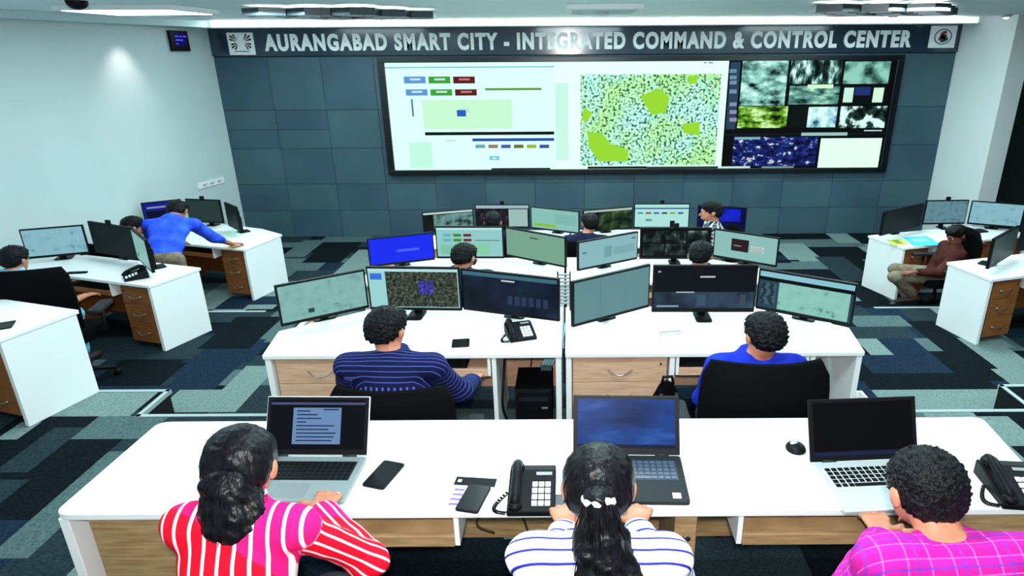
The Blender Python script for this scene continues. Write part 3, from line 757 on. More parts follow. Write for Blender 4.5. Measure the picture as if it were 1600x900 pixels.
# side stations
mon((43, 405), (141, 396), z3, .06, .34, 'lightblue', 'light blue screen monitor against the left wall, nearest the left edge')
mon((149, 394), (216, 406), z3, .06, .37, 'off', 'switched-off dark monitor beside the light blue one on the left side desk', clip=True)
mon((211, 401), (238, 427), z3, .06, .36, 'teal', 'monitor seen almost edge-on beside the black telephone on the left')
monitor((-6.28, 9.16, z4), (-5.84, 9.42, z4), .07, .36, 'bluewin', 'blue lit monitor behind the leaning man in bright blue')
monitor((-5.79, 9.44, z4), (-5.22, 9.34, z4), .07, .36, 'slate', 'dark green monitor at the far left corner desk', clip=True)
monitor((-5.08, 9.20, z4), (-4.74, 8.86, z4), .07, .36, 'off', 'black monitor turned sideways at the far left corner, by the slate wall')
mon((1376, 369), (1438, 353), z4, .06, .34, 'off', 'dark unlit monitor angled at the far right desk, leftmost there')
mon((1441, 351), (1507, 350), z4, .06, .36, 'steel', 'steel blue screen monitor in front of the white column', clip=True)
mon((1511, 350), (1594, 357), z4, .06, .35, 'lightblue', 'light blue screen monitor at the far right, beside the dark opening')
mon((1544, 421), (1583, 397), z3, .06, .33, 'slate', 'monitor turned edge-on on the right edge desk')
mon((1590, 392), (1660, 390), z3, .06, .36, 'off', 'dark monitor cut off by the right edge of the photo')

# ================================================================ PEOPLE (one continuous surface per body, from blended tapered volumes)
def surface_nets(Fd, o, h):
    s = Fd < 0
    nx, ny, nz = Fd.shape
    cnt = np.zeros((nx-1, ny-1, nz-1), np.int8)
    offs = [(a, b, c) for a in (0, 1) for b in (0, 1) for c in (0, 1)]
    for a, b, c in offs: cnt += s[a:nx-1+a, b:ny-1+b, c:nz-1+c]
    act = (cnt > 0) & (cnt < 8)
    I = np.argwhere(act)
    idx = -np.ones(act.shape, np.int64); idx[act] = np.arange(len(I))
    P = np.zeros((len(I), 3)); N = np.zeros(len(I))
    for e0 in offs:
        for ax in range(3):
            if e0[ax]: continue
            e1 = list(e0); e1[ax] = 1
            fa = Fd[I[:, 0]+e0[0], I[:, 1]+e0[1], I[:, 2]+e0[2]]; fb = Fd[I[:, 0]+e1[0], I[:, 1]+e1[1], I[:, 2]+e1[2]]
            m = (fa < 0) != (fb < 0)
            t = np.where(m, fa/np.where(m, fa-fb, 1), 0)
            q = np.array(e0, float)+np.zeros((len(I), 3)); q[:, ax] += t
            P[m] += q[m]; N[m] += 1
    V = (P/N[:, None]+I)*h+o
    quads = []
    for ax in range(3):
        sl0 = [slice(None)]*3; sl1 = [slice(None)]*3
        sl0[ax] = slice(0, -1); sl1[ax] = slice(1, None)
        A = s[tuple(sl0)]; B = s[tuple(sl1)]
        E = np.argwhere(A != B)
        b, c = (ax+1) % 3, (ax+2) % 3
        E = E[(E[:, b] > 0) & (E[:, c] > 0) & (E[:, b] < Fd.shape[b]-1) & (E[:, c] < Fd.shape[c]-1)]
        flip = A[E[:, 0], E[:, 1], E[:, 2]]
        def g(db, dc):
            q = E.copy(); q[:, b] += db; q[:, c] += dc; return idx[q[:, 0], q[:, 1], q[:, 2]]
        q = np.stack([g(-1, -1), g(0, -1), g(0, 0), g(-1, 0)], 1)
        q[~flip] = q[~flip][:, ::-1]
        quads.append(q)
    Q = np.concatenate(quads)
    return V, Q
_rng = np.random.RandomState(3)
NK = _rng.normal(size=(9, 3)); NK /= np.linalg.norm(NK, axis=1)[:, None]; NP = _rng.uniform(0, 6.28, 9)
def wob(P, wl):
    r = np.zeros(P.shape[:-1])
    for k, p in zip(NK, NP): r += np.sin(P @ (k*(2*PI/wl))+p)
    return r/3.0
def v3(p): return np.array([p[0], p[1], p[2]], float)
class SDF:
    def __init__(s): s.pr = []; s.cuts = []; s.noise = None
    def cap(s, a, b, ra, rb=None, k=.02, g=0, fl=None): s.pr.append(('c', v3(a), v3(b), ra, ra if rb is None else rb, k, g, fl)); return s
    def ell(s, c, r, R=None, k=.02, g=0): s.pr.append(('e', v3(c), v3(r), np.array(R) if R is not None else np.eye(3), 0, k, g, None)); return s
    def chain(s, pts, rs, k=.02, g=0):
        for i in range(len(pts)-1): s.cap(pts[i], pts[i+1], rs[i], rs[i+1], k, g)
        return s
    def cut(s, p, n): s.cuts.append((v3(p), v3(n)/np.linalg.norm(v3(n)))); return s   # removes the side n points to
    def dist(s, q, P):
        if q[0] == 'c':
            a, b, ra, rb = q[1:5]; ab = b-a; L = max(ab @ ab, 1e-9)
            t = np.clip(((P-a) @ ab)/L, 0, 1)
            d = P-a-t[..., None]*ab
            if q[7] is not None:       # flattened along one direction
                n, f = v3(q[7][0]), q[7][1]; n = n/np.linalg.norm(n)
                dn = d @ n; d = d+ (dn*(1/f-1))[..., None]*n
            return np.sqrt((d*d).sum(-1))-(ra+(rb-ra)*t)
        c, r, R = q[1:4]
        x = (P-c) @ R
        k0 = np.sqrt(((x/r)**2).sum(-1)); k1 = np.sqrt(((x/(r*r))**2).sum(-1))
        return k0*(k0-1)/np.maximum(k1, 1e-6)
    def bounds(s, q):
        if q[0] == 'c':
            r = max(q[3], q[4]); return np.minimum(q[1], q[2])-r, np.maximum(q[1], q[2])+r
        r = q[2].max(); return q[1]-r, q[1]+r
    def mesh(s, h, taper=None):
        bb = [s.bounds(q) for q in s.pr]
        pad = .03
        lo = np.min([b[0] for b in bb], 0)-pad; hi = np.max([b[1] for b in bb], 0)+pad
        n = np.ceil((hi-lo)/h).astype(int)+1
        Fd = np.full(n, 0.5)
        ax = [lo[i]+h*np.arange(n[i]) for i in range(3)]
        for q, (b0, b1) in zip(s.pr, bb):
            m = max(q[5]*1.5, .03)
            i0 = np.maximum(((b0-m-lo)/h).astype(int), 0); i1 = np.minimum(((b1+m-lo)/h).astype(int)+2, n)
            P = np.stack(np.meshgrid(*[ax[i][i0[i]:i1[i]] for i in range(3)], indexing='ij'), -1)
            d = s.dist(q, P)
            sl = tuple(slice(i0[i], i1[i]) for i in range(3))
            a = Fd[sl]; k = q[5]
            hh = np.maximum(k-np.abs(a-d), 0)/k
            Fd[sl] = np.minimum(a, d)-hh*hh*k*.25
        if s.noise or s.cuts or hasattr(s, 'necks'):
            P = np.stack(np.meshgrid(*ax, indexing='ij'), -1)
            if s.noise:
                near = np.abs(Fd) < .06
                w_ = np.zeros(Fd.shape); w_[near] = s.noise(P[near]); Fd = Fd+w_
            for p, nn in s.cuts: Fd = np.maximum(Fd, (P-p) @ nn)
            for p, nn, ra in getattr(s, 'necks', []):
                g = (P-p) @ nn; r_ = np.linalg.norm(P-p-g[..., None]*nn, axis=-1); Fd = np.maximum(Fd, np.minimum(g, ra-r_))
        Fd[0] = Fd[-1] = .5; Fd[:, 0] = Fd[:, -1] = .5; Fd[:, :, 0] = Fd[:, :, -1] = .5
        return surface_nets(Fd, lo, h)
def emit_mesh(name, V, Q, m, T, sc, uv=None):
    me = bpy.data.meshes.new(name)
    V = V*np.array([sc[0], sc[1], 1.0])
    me.vertices.add(len(V)); me.vertices.foreach_set('co', V.astype(np.float32).ravel())
    me.loops.add(len(Q)*4); me.loops.foreach_set('vertex_index', Q.astype(np.int32).ravel())
    me.polygons.add(len(Q)); me.polygons.foreach_set('loop_start', np.arange(0, len(Q)*4, 4, dtype=np.int32))
    me.polygons.foreach_set('loop_total', np.full(len(Q), 4, np.int32))
    me.update(calc_edges=True); me.validate()
    me.polygons.foreach_set('use_smooth', np.ones(len(me.polygons), bool))
    for mm in (m if isinstance(m, (list, tuple)) else [m]): me.materials.append(mm)
    if uv is not None:
        for nm, arr in zip(('cu', 'cv', 'cg'), uv):
            a = me.attributes.new(nm, 'FLOAT', 'POINT'); a.data.foreach_set('value', arr.astype(np.float32))
    o = bpy.data.objects.new(name, me); COL.objects.link(o); o.parent = T
    return o
def Rm(yaw=0, pitch=0, roll=0):
    return np.array((Matrix.Rotation(yaw, 3, 'Z') @ Matrix.Rotation(pitch, 3, 'X') @ Matrix.Rotation(roll, 3, 'Y')))
def hand(S, Wp, d, n, side, curl=.5, s=1.0, k=.006):
    """five separate fingers; d towards the fingers, n out of the back of the hand, side=+1 puts the thumb towards d x n"""
    Wp = v3(Wp); d = v3(d)/np.linalg.norm(d); n = v3(n); n = n-d*(n @ d); n /= np.linalg.norm(n); t = np.cross(d, n)*side
    lat = (.031, .011, -.010, -.029); ln = (.072, .082, .076, .058); kn = (.088, .092, .088, .080)
    for i in range(4):
        K = Wp+(d*kn[i]+t*lat[i])*s
        S.cap(Wp+t*lat[i]*.45*s, K, .0145*s, .0115*s, .014, 0)
        dirv = d+t*lat[i]*2.0; dirv /= np.linalg.norm(dirv); p = K; ang = .15+curl*.25
        for q, fr in enumerate((.46, .31, .23)):
            dv = dirv*math.cos(ang)-n*math.sin(ang)
            p2 = p+dv*ln[i]*fr*s
            S.cap(p, p2, (.0100-.0009*q)*s, (.0092-.0010*q)*s, k, 0); p = p2; ang += .25+curl*.5
    p = Wp+(d*.022+t*.024)*s; ang = .9
    for q, L in enumerate((.042, .034, .026)):
        dv = d*math.cos(ang)+t*math.sin(ang)-n*(.25+.1*q); dv /= np.linalg.norm(dv)
        p2 = p+dv*L*s; S.cap(p, p2, (.0135-.0015*q)*s, (.0118-.0015*q)*s, .008, 0); p = p2; ang -= .3
def seated(**kw):
    J = dict(hip=(0, 0, .56), chest=(0, .06, .88), neck=(0, .10, 1.09), head=(0, .16, 1.25), yaw=0, pitch=-.35, roll=0,
             shl=(-.185, .09, 1.03), shr=(.185, .09, 1.03), ell=(-.25, .16, .78), elr=(.25, .16, .78), wrl=(-.13, .40, .78), wrr=(.13, .40, .78),
             knl=(-.11, .42, .54), knr=(.11, .42, .54), anl=(-.12, .38, .10), anr=(.12, .38, .10), toe=(0, 1, 0),
             hdl=(.15, 1, -.05), hdr=(-.15, 1, -.05), hnl=(0, .1, 1), hnr=(0, .1, 1), curl=.5)
    J.update(kw); return {k: (np.array(v, float) if isinstance(v, (tuple, list, np.ndarray)) else v) for k, v in J.items()}
def person(label, loc, rotz, J, shirt, skin='skin', trousers='trouser', hair='short', sc=(1.28, 1.0), h=.007, sleeve=.9, group=None, hh=.006, collar=False, curl_amp=.0055, slim=1.0):
    T = thing('person', label, 'person', loc, rotz, group)
    R = Rm(J['yaw'], J['pitch'], J['roll']); H = J['head']
    hp = lambda x, y, z: H+R @ np.array([x, y, z])
    sp = J['neck']-J['hip']; spn = sp/np.linalg.norm(sp)
    xa = J['shr']-J['shl']; xa /= np.linalg.norm(xa); ya = np.cross(spn, xa); ya /= np.linalg.norm(ya); xb = np.cross(ya, spn)
    RT = np.stack([xb, ya, spn], 1)
    mid = lambda t: J['hip']+(J['neck']-J['hip'])*t
    # ---- body
    B = SDF()
    B.ell(J['hip']+spn*.02, (.150, .11, .11), RT, .05); tb = .86 if slim < 1 else 1.0; B.ell(mid(.36), (.135*tb, .095, .17), RT, .06); B.ell(mid(.70)+ya*.0, (.150*tb, .100, .17), RT, .06)
    B.cap(J['shl'], J['shr'], .050, .050, .05); 
    B.cap(J['neck']-spn*.05, J['shl'], .050, .045, .05); B.cap(J['neck']-spn*.05, J['shr'], .050, .045, .05)
    B.cap(J['neck']-spn*.03, hp(0, -.015, -.05), .056, .052, .03)
    B.ell(hp(0, -.012, .020), (.074, .094, .088), R, .02); B.ell(hp(0, .034, -.045), (.058, .060, .074), R, .03); B.ell(hp(0, .052, -.088), (.038, .036, .026), R, .03)
    B.cap(hp(0, .094, -.012), hp(0, .112, -.046), .007, .013, .010); B.ell(hp(0, .082, .014), (.052, .016, .012), R, .02)
    B.ell(hp(0, .094, -.074), (.022, .012, .006), R, .006); B.ell(hp(0, .092, -.086), (.020, .012, .006), R, .006)
    for sx in (-1, 1):
        B.ell(hp(.079*sx, -.008, -.022), (.010, .021, .033), R, .008); B.ell(hp(.083*sx, -.016, -.012), (.007, .016, .022), R, .006)
    for a, b, c, hd, hn, sd in (('shl', 'ell', 'wrl', 'hdl', 'hnl', 1), ('shr', 'elr', 'wrr', 'hdr', 'hnr', -1)):
        B.cap(J[a], J[b], .050*slim, .040*slim, .03); B.cap(J[b], J[c], .042*slim, .027, .03)
        hand(B, J[c], J[hd], J[hn], sd, J['curl'])
    for a, b, s_ in (('knl', 'anl', -1), ('knr', 'anr', 1)):
        B.cap(J['hip']+xb*.085*s_, J[a], .082, .058, .04); B.cap(J[a], J[b], .056, .038, .03)
        f = J['toe']/np.linalg.norm(J['toe']); B.cap(J[b]-f*.03+np.array([0, 0, -.05]), J[b]+f*.15+np.array([0, 0, -.065]), .034, .026, .02)
    V, Q = B.mesh(h); emit_mesh('body', V, Q, M[skin], T, sc)
    # ---- shirt
    S = SDF(); t_ = .016*slim; tw = .86 if slim < 1 else 1.0
    S.ell(J['hip']+spn*.03, (.150+t_, .11+t_, .10+t_), RT, .05, 0); S.ell(mid(.36), ((.140+t_)*tw, .100+t_, .17+t_), RT, .06, 0); S.ell(mid(.70), ((.152+t_)*tw, .102+t_, .17+t_), RT, .06, 0)
    S.cap(J['shl'], J['shr'], .050*slim+t_, .050*slim+t_, .05, 0); S.cap(J['neck']-spn*.05, J['shl'], .050+t_, .045+t_, .05, 0); S.cap(J['neck']-spn*.05, J['shr'], .050+t_, .045+t_, .05, 0)
    S.cap(J['neck']-spn*.06, J['neck']+spn*.075, .074, .066, .02, 0)
    for g, a, b, c in ((1, 'shl', 'ell', 'wrl'), (2, 'shr', 'elr', 'wrr')):
        S.cap(J[a], J[b], .052*slim+t_, .044*slim+t_, .03, g)
        S.cap(J[b], J[b]+(J[c]-J[b])*sleeve, .045+t_, .032+t_*.9, .03, g)
    S.noise = lambda P: wob(P, .16)*.0030+wob(P*1.0+3.1, .07)*.0012
    nv_ = spn-ya*.25; S.necks = [(J['neck']+spn*.048+ya*.012, nv_/np.linalg.norm(nv_), .088)]; S.cut(J['hip']-spn*.07, -spn)
    V, Q = S.mesh(max(h, .008))
    # cloth coordinates: around and along each limb
    dt = np.full(len(V), 9.); da = [np.full(len(V), 9.)]*3
    best = np.full(len(V), 9.); grp = np.zeros(len(V), int)
    for q in S.pr:
        d = S.dist(q, V)+(0.012 if q[6] else 0); m = d < best; best[m] = d[m]; grp[m] = q[6]
    X = (V-J['hip']) @ RT
    cu = X[:, 0].copy(); cv = X[:, 2]+np.maximum(X[:, 1]+.09, 0)
    for g, a, b, c in ((1, 'shl', 'ell', 'wrl'), (2, 'shr', 'elr', 'wrr')):
        m = grp == g
        if not m.any(): continue
        P = V[m]; A, Bp, C = J[a], J[b], J[b]+(J[c]-J[b])*sleeve
        def seg(A, Bq):
            ab = Bq-A; L = np.linalg.norm(ab); t = np.clip(((P-A) @ ab)/(L*L), -.3, 1.3); return t*L, np.linalg.norm(P-A-np.clip(t, 0, 1)[:, None]*ab, axis=1), ab/L
        l1, d1, n1 = seg(A, Bp); l2, d2, n2 = seg(Bp, C)
        second = d2 < d1
        nn = np.where(second[:, None], n2, n1); base = np.where(second[:, None], Bp, A)
        rel = P-base; rel = rel-(rel*nn).sum(1)[:, None]*nn
        ref = np.array([0.0, -.35, 1.0]); r1 = ref-nn*(nn @ ref)[:, None]; r1 /= np.linalg.norm(r1, axis=1)[:, None]; r2 = np.cross(nn, r1)
        cu[m] = np.arctan2((rel*r2).sum(1), (rel*r1).sum(1))*.062
        cv[m] = np.where(second, np.linalg.norm(Bp-A)+l2, l1)
    emit_mesh('shirt', V, Q, shirt, T, sc, (cu, cv, grp))
    # ---- trousers
    L = SDF()
    L.ell(J['hip'], (.158, .125, .11), RT, .05)
    for a, b, s_ in (('knl', 'anl', -1), ('knr', 'anr', 1)):
        L.cap(J['hip']+xb*.085*s_, J[a], .096, .072, .04); L.cap(J[a], J[b]+(J[a]-J[b])*.12, .070, .056, .03)
    L.necks = [(J['hip']+spn*.10, spn, .20)]
    V, Q = L.mesh(max(h, .011)); emit_mesh('trousers', V, Q, M[trousers], T, sc)
    for a in ('anl', 'anr'):
        f = J['toe']/np.linalg.norm(J['toe']); X_ = SDF(); z = np.array([0, 0, 1.])
        X_.cap(J[a]-f*.04-z*.045, J[a]+f*.16-z*.06, .042, .034, .02); X_.cut(J[a]-z*.098, -z)
        V, Q = X_.mesh(.012); emit_mesh('shoe', V, Q, M['shoe'], T, sc)
    # ---- eyes
    for sx in (-1, 1):
        mb = MB(); c = hp(.029*sx, .080, -.012); c2 = hp(.029*sx, .0885, -.012)
        mb.ell(c*np.array([sc[0], sc[1], 1]), (.012, .012, .010), 12, 0); mb.ell(c2*np.array([sc[0], sc[1], 1]), (.0055, .0055, .0055), 10, 1)
        part(T, 'eye', mb, [mat('eye_white', (.75, .73, .7), .3), mat('eye_iris', (.02, .012, .008), .2)])
    # ---- hair
    X = SDF(); mh = M['hair']
    X.ell(hp(0, -.014, .024), (.086, .106, .100), R, .02)
    n1 = R @ np.array([0, .60, -.80])
    if hair == 'short':
        X.ell(hp(0, -.055, -.03), (.068, .050, .062), R, .03); X.ell(hp(0, .02, .075), (.07, .07, .042), R, .03)
        X.noise = lambda P: wob(P, .024)*curl_amp*.7+wob(P+1.7, .014)*curl_amp*.6
        X.cut(hp(0, 0, -.034), n1)
        X.cut(hp(0, -.055, -.092), R @ np.array([0, -.1, -1.0]))
    elif hair == 'crop':
        X.ell(hp(0, -.050, -.03), (.070, .054, .066), R, .03)
        X.noise = lambda P: wob(P, .018)*.0030+wob(P+1.7, .011)*.0025
        X.cut(hp(0, 0, -.036), n1); X.cut(hp(0, -.055, -.098), R @ np.array([0, -.1, -1.0]))
    else:
        mh = M['hair_long']
        X.ell(hp(0, -.045, -.03), (.078, .066, .075), R, .03)
        X.noise = lambda P: wob(P*np.array([1.0, 1.0, .30]), .018)*.0014
        X.cut(hp(0, 0, -.045), n1)
    V, Q = X.mesh(hh); ho = emit_mesh('hair', V, Q, mh, T, sc)
    if hair in ('ponytail', 'bun'):
        Z = SDF()
        if hair == 'ponytail':
            pts = [hp(0, -.105, .015), hp(0, -.145, -.015), H+np.array([0, -.155, -.10]), H+np.array([.015, -.175, -.22]), H+np.array([.035, -.20, -.34]), H+np.array([.03, -.22, -.47]), H+np.array([.02, -.24, -.58])]
            rs = [.028, .028, .060, .098, .122, .118, .07]
        else:
            pts = [hp(0, -.095, -.055), H+np.array([.012, -.115, -.085]), H+np.array([.016, -.125, -.125]), H+np.array([.016, -.132, -.160]), H+np.array([.008, -.138, -.205])]
            rs = [.058, .070, .076, .068, .030]
        Z.chain(pts, rs, .03)
        Z.noise = lambda P: wob(P*np.array([1.0, 1.0, .22]), .014)*.0018+wob(P, .06)*.004
        V, Q = Z.mesh(hh); tail = emit_mesh('ponytail', V, Q, mh, T, sc)
        # loose strands following the tail
        mb = MB(); rr = random.Random(5); P_ = [Vector(p) for p in pts]
        for i in range(190):
            a = rr.uniform(0, 2*PI); k = rr.uniform(.92, 1.10); t0 = rr.uniform(0, .35); t1 = rr.uniform(.75, 1.06); ph = rr.uniform(0, 6); wv = rr.uniform(.003, .008)
            ln = []
            for j in range(13):
                t = min(t0+(t1-t0)*j/12, 1.04)*(len(P_)-1); i0 = min(int(t), len(P_)-2); f = t-i0
                c = P_[i0]+(P_[i0+1]-P_[i0])*f; r_ = rs[i0]+(rs[i0+1]-rs[i0])*min(f, 1)
                w_ = wv*math.sin(ph+t*3.4)
                ln.append(((c.x+(r_*k+w_)*math.cos(a+.12*math.sin(t*2+ph)))*sc[0], (c.y+(r_*k+w_)*math.sin(a+.12*math.sin(t*2+ph)))*sc[1], c.z+.006*math.sin(ph+t*5)))
            mb.tube(ln, [.0014]*12+[.0005], 3)
        part(tail, 'loose_strands', mb, mh)
        # band at the root
        c = Vector(pts[1 if hair == 'ponytail' else 0]); mb = MB()
        if hair == 'ponytail':
            ax = Vector(pts[2])-Vector(pts[0]); q = ax.normalized().to_track_quat('Z', 'Y')
            ring = [c+q @ Vector((.031*math.cos(a), .031*math.sin(a), .004*math.sin(5*a))) for a in [2*PI*i/24 for i in range(25)]]
            mb.tube([(p.x*sc[0], p.y*sc[1], p.z) for p in ring], [.009+.003*math.sin(i*2.1) for i in range(25)], 8)
            part(tail, 'hair_band', mb, mat('white_satin', (.8, .78, .82), .4), label='white hair band')
    return T

# ---- cloth materials from the limb coordinates
def cloth(name, build):
    m, n, l, b = newmat(name); b.inputs['Roughness'].default_value = .85; b.inputs['Specular IOR Level'].default_value = .15
    def attr(a):
        x = n.new('ShaderNodeAttribute'); x.attribute_name = a; return x.outputs['Fac']
    def math_(op, a, b_=None, c=None):
        x = n.new('ShaderNodeMath'); x.operation = op
        for i, q in enumerate((a, b_, c)):
            if q is None: continue
            if isinstance(q, (int, float)): x.inputs[i].default_value = q
            else: l.new(q, x.inputs[i])
        return x.outputs[0]
    def mix(f, a, b_):
        x = n.new('ShaderNodeMix'); x.data_type = 'RGBA'
        for i, q in ((0, f), (6, a), (7, b_)):
            if isinstance(q, (tuple, int, float)): x.inputs[i].default_value = q
            else: l.new(q, x.inputs[i])
        return x.outputs[2]
    def band(x, period, width, off=0.0):
        """1 inside stripes of the given width"""
        return math_('LESS_THAN', math_('FRACT', math_('ADD', math_('DIVIDE', x, period), 50.0+off)), width/period)
    col = build(attr, math_, mix, band, n, l)
    l.new(col, b.inputs['Base Color']); return m
def plain(name, c1, c2): return noisy(name, srgb(*c1), srgb(*c2), 9, .85, spec=.15)
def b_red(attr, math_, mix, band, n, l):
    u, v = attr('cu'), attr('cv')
    light_bleed = math_('GREATER_THAN', math_('ADD', v, math_('MULTIPLY', u, .9)), .535)  # magenta light bleed at the upper right, painted into the cloth colour
    base = mix(light_bleed, srgb(228, 10, 40), srgb(236, 22, 110))
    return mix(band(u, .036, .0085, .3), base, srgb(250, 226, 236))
def b_navywhite(attr, math_, mix, band, n, l):
    v = attr('cv'); return mix(band(v, .050, .0095, .4), srgb(240, 244, 250), srgb(40, 42, 150))
def b_navy(attr, math_, mix, band, n, l):
    u, v, g = attr('cu'), attr('cv'), attr('cg')
    up = math_('MAXIMUM', math_('GREATER_THAN', v, .395), math_('GREATER_THAN', g, .5))
    hor = mix(band(v, .030, .0045), srgb(16, 20, 62), srgb(76, 90, 170))
    ver = mix(band(u, .026, .009), srgb(16, 20, 66), srgb(84, 98, 176))
    return mix(up, ver, hor)
def b_pink(attr, math_, mix, band, n, l):
    u, v = attr('cu'), attr('cv')
    c = mix(math_('MULTIPLY', band(u, .052, .024), .45), srgb(190, 26, 136), srgb(158, 24, 142))
    c = mix(math_('MULTIPLY', band(v, .058, .026), .45), c, srgb(176, 34, 160))
    c = mix(math_('MULTIPLY', band(u, .052, .0035, .62), .5), c, srgb(240, 120, 206)); c = mix(math_('MULTIPLY', band(v, .058, .004, .62), .5), c, srgb(240, 120, 206))
    c = mix(math_('MULTIPLY', band(v, .116, .008, .1), .75), c, srgb(96, 50, 170)); return mix(math_('MULTIPLY', band(u, .104, .006, .1), .6), c, srgb(96, 50, 170))
def b_check(attr, math_, mix, band, n, l):
    u, v = attr('cu'), attr('cv')
    c = mix(band(u, .05, .02), srgb(30, 34, 44), srgb(120, 130, 140)); return mix(band(v, .05, .014), c, srgb(190, 196, 200))
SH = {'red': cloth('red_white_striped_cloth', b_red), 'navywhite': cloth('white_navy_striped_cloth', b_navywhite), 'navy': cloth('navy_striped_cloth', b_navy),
      'pink': cloth('pink_plaid_cloth', b_pink), 'check': cloth('dark_checked_cloth', b_check),
      'blue': plain('royal_blue_cloth', (16, 34, 150), (24, 48, 186)), 'bright': plain('bright_blue_cloth', (38, 72, 224), (58, 100, 250)),
      'dark': plain('dark_navy_cloth', (14, 18, 40), (22, 28, 60)), 'maroon': plain('dark_maroon_cloth', (44, 18, 16), (76, 36, 30)), 'sky': plain('pale_blue_cloth', (96, 170, 206), (140, 204, 228))}
def locw(loc, sc=(1.28, 1.0)):
    return lambda x, y, z: ((x-loc[0])/sc[0], (y-loc[1])/sc[1], z-loc[2])

def inv(loc, rz=0.0, sc=(1.28, 1.0)):
    c, s = math.cos(-rz), math.sin(-rz)
    def f(x, y=None, z=None):
        if y is None: x, y, z = x
        dx, dy = x-loc[0], y-loc[1]
        return ((c*dx-s*dy)/sc[0], (s*dx+c*dy)/sc[1], z-loc[2])
    return f
# --- three people at the front table
L = (-1.04, 1.42, ZT[0]); q = inv(L)
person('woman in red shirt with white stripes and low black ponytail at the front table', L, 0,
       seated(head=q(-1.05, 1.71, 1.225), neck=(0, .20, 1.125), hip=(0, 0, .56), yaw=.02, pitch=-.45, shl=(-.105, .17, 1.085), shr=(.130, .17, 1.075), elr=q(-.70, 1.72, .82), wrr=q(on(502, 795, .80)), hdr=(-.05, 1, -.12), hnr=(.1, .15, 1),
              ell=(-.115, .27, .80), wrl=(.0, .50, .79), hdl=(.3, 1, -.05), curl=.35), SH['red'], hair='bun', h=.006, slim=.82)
L = (0.075, 1.32, ZT[0]); q = inv(L)
person('woman in white shirt with navy stripes and long black ponytail at the front table', L, 0,
       seated(head=q(.085, 1.61, 1.215), neck=(0, .18, 1.08), yaw=-.04, pitch=-.42, shl=(-.135, .16, 1.055), shr=(.150, .16, 1.05), ell=q(-.12, 1.60, .79), elr=q(.35, 1.60, .79),
              wrl=q(-.02, 1.90, .80), wrr=q(.24, 1.90, .80), hdl=(-.1, 1, -.06), hdr=(.2, 1, -.06), curl=.35), SH['navywhite'], hair='ponytail', h=.006, slim=.88, trousers='jeans')
L = (1.13, 1.25, ZT[0]); q = inv(L, 0, (1.24, 1))
person('man in bright pink plaid shirt with cropped black hair at the front table', L, 0,
       seated(head=q(1.06, 1.575, 1.22), neck=q(1.085, 1.44, 1.105), yaw=.12, pitch=-.36, shl=(-.18, .17, 1.09), shr=(.18, .17, 1.09), wrl=(.0, .60, .80), wrr=(.16, .58, .80), ell=(-.24, .26, .80), elr=(.25, .26, .80), curl=.4),
       SH['pink'], hair='crop', h=.006, hh=.005, sc=(1.24, 1.0))
# --- second row
L = (-1.02, 3.12, ZT[1]); q = inv(L)
person('man in navy striped shirt with thick wavy black hair seated in the second row', L, 0,
       seated(head=q(-1.04, 3.30, .985), neck=(.01, .13, 1.10), yaw=-.30, pitch=-.28, shl=(-.175, .10, 1.045), shr=(.175, .10, 1.045), elr=q(-.67, 3.36, .54), wrr=q(-.64, 3.72, .42), hdr=(.05, 1, -.12), wrl=(-.12, .5, .72), ell=(-.22, .2, .78)),
       SH['navy'], hair='short', h=.007, trousers='jeans')
L = (1.04, 3.10, ZT[1]); q = inv(L)
person('man in plain royal blue shirt with curly black hair seated in the second row', L, 0,
       seated(head=q(1.075, 3.18, .985), neck=(-.01, .10, 1.10), yaw=.12, pitch=-.30, shl=(-.150, .08, 1.045), shr=(.150, .08, 1.045), wrl=(-.10, .50, .76), wrr=(.1, .50, .76), ell=(-.18, .20, .78), elr=(.18, .20, .78)),
       SH['blue'], hair='short', h=.007, sleeve=.5)
# --- third and fourth rows (mostly hidden by the monitors)
L = (-1.0, 5.40, ZT[2]); q = inv(L)
person('bowed dark head seated at the middle row in front of the dashboard monitor', L, 0, seated(head=q(-.965, 5.55, .695), yaw=-.35, pitch=-.45), SH['dark'], hair='short', h=.010, hh=.007)
L = (1.21, 5.42, ZT[2]); q = inv(L)
person('dark haired person seated at the middle row in front of the camera feeds monitor', L, 0, seated(head=q(1.205, 5.58, .69), yaw=-.25, pitch=-.35), SH['dark'], hair='short', h=.010, hh=.007)
L = (-1.0, 7.68, ZT[3]); q = inv(L)
person('dark haired person in the last row before the dark city map monitor', L, 0, seated(head=q(-.97, 7.86, .43), pitch=-.25), SH['dark'], hair='short', h=.012, hh=.009)
L = (.20, 7.60, ZT[3]); q = inv(L)
person('person in dark blue shirt turned in the last row before the green view monitor', L, 0, seated(head=q(.26, 7.76, .43), yaw=.3, pitch=-.25, neck=(0, .1, 1.06), shl=(-.17, .09, .99), shr=(.17, .09, .99)), SH['dark'], hair='short', h=.012, hh=.009)
L = (1.86, 7.80, ZT[3])
person('man in dark checked shirt in profile facing left beside the glowing blue monitor', L, PI/2, seated(hip=(0, 0, .60), chest=(0, .02, .94), neck=(0, .03, 1.17), head=(0, .06, 1.34), pitch=-.05, shl=(-.17, .02, 1.11), shr=(.17, .02, 1.11), ell=(-.22, .08, .84), elr=(.22, .08, .84)),
       SH['check'], hair='short', sc=(1.0, 1.28), h=.009, hh=.007)
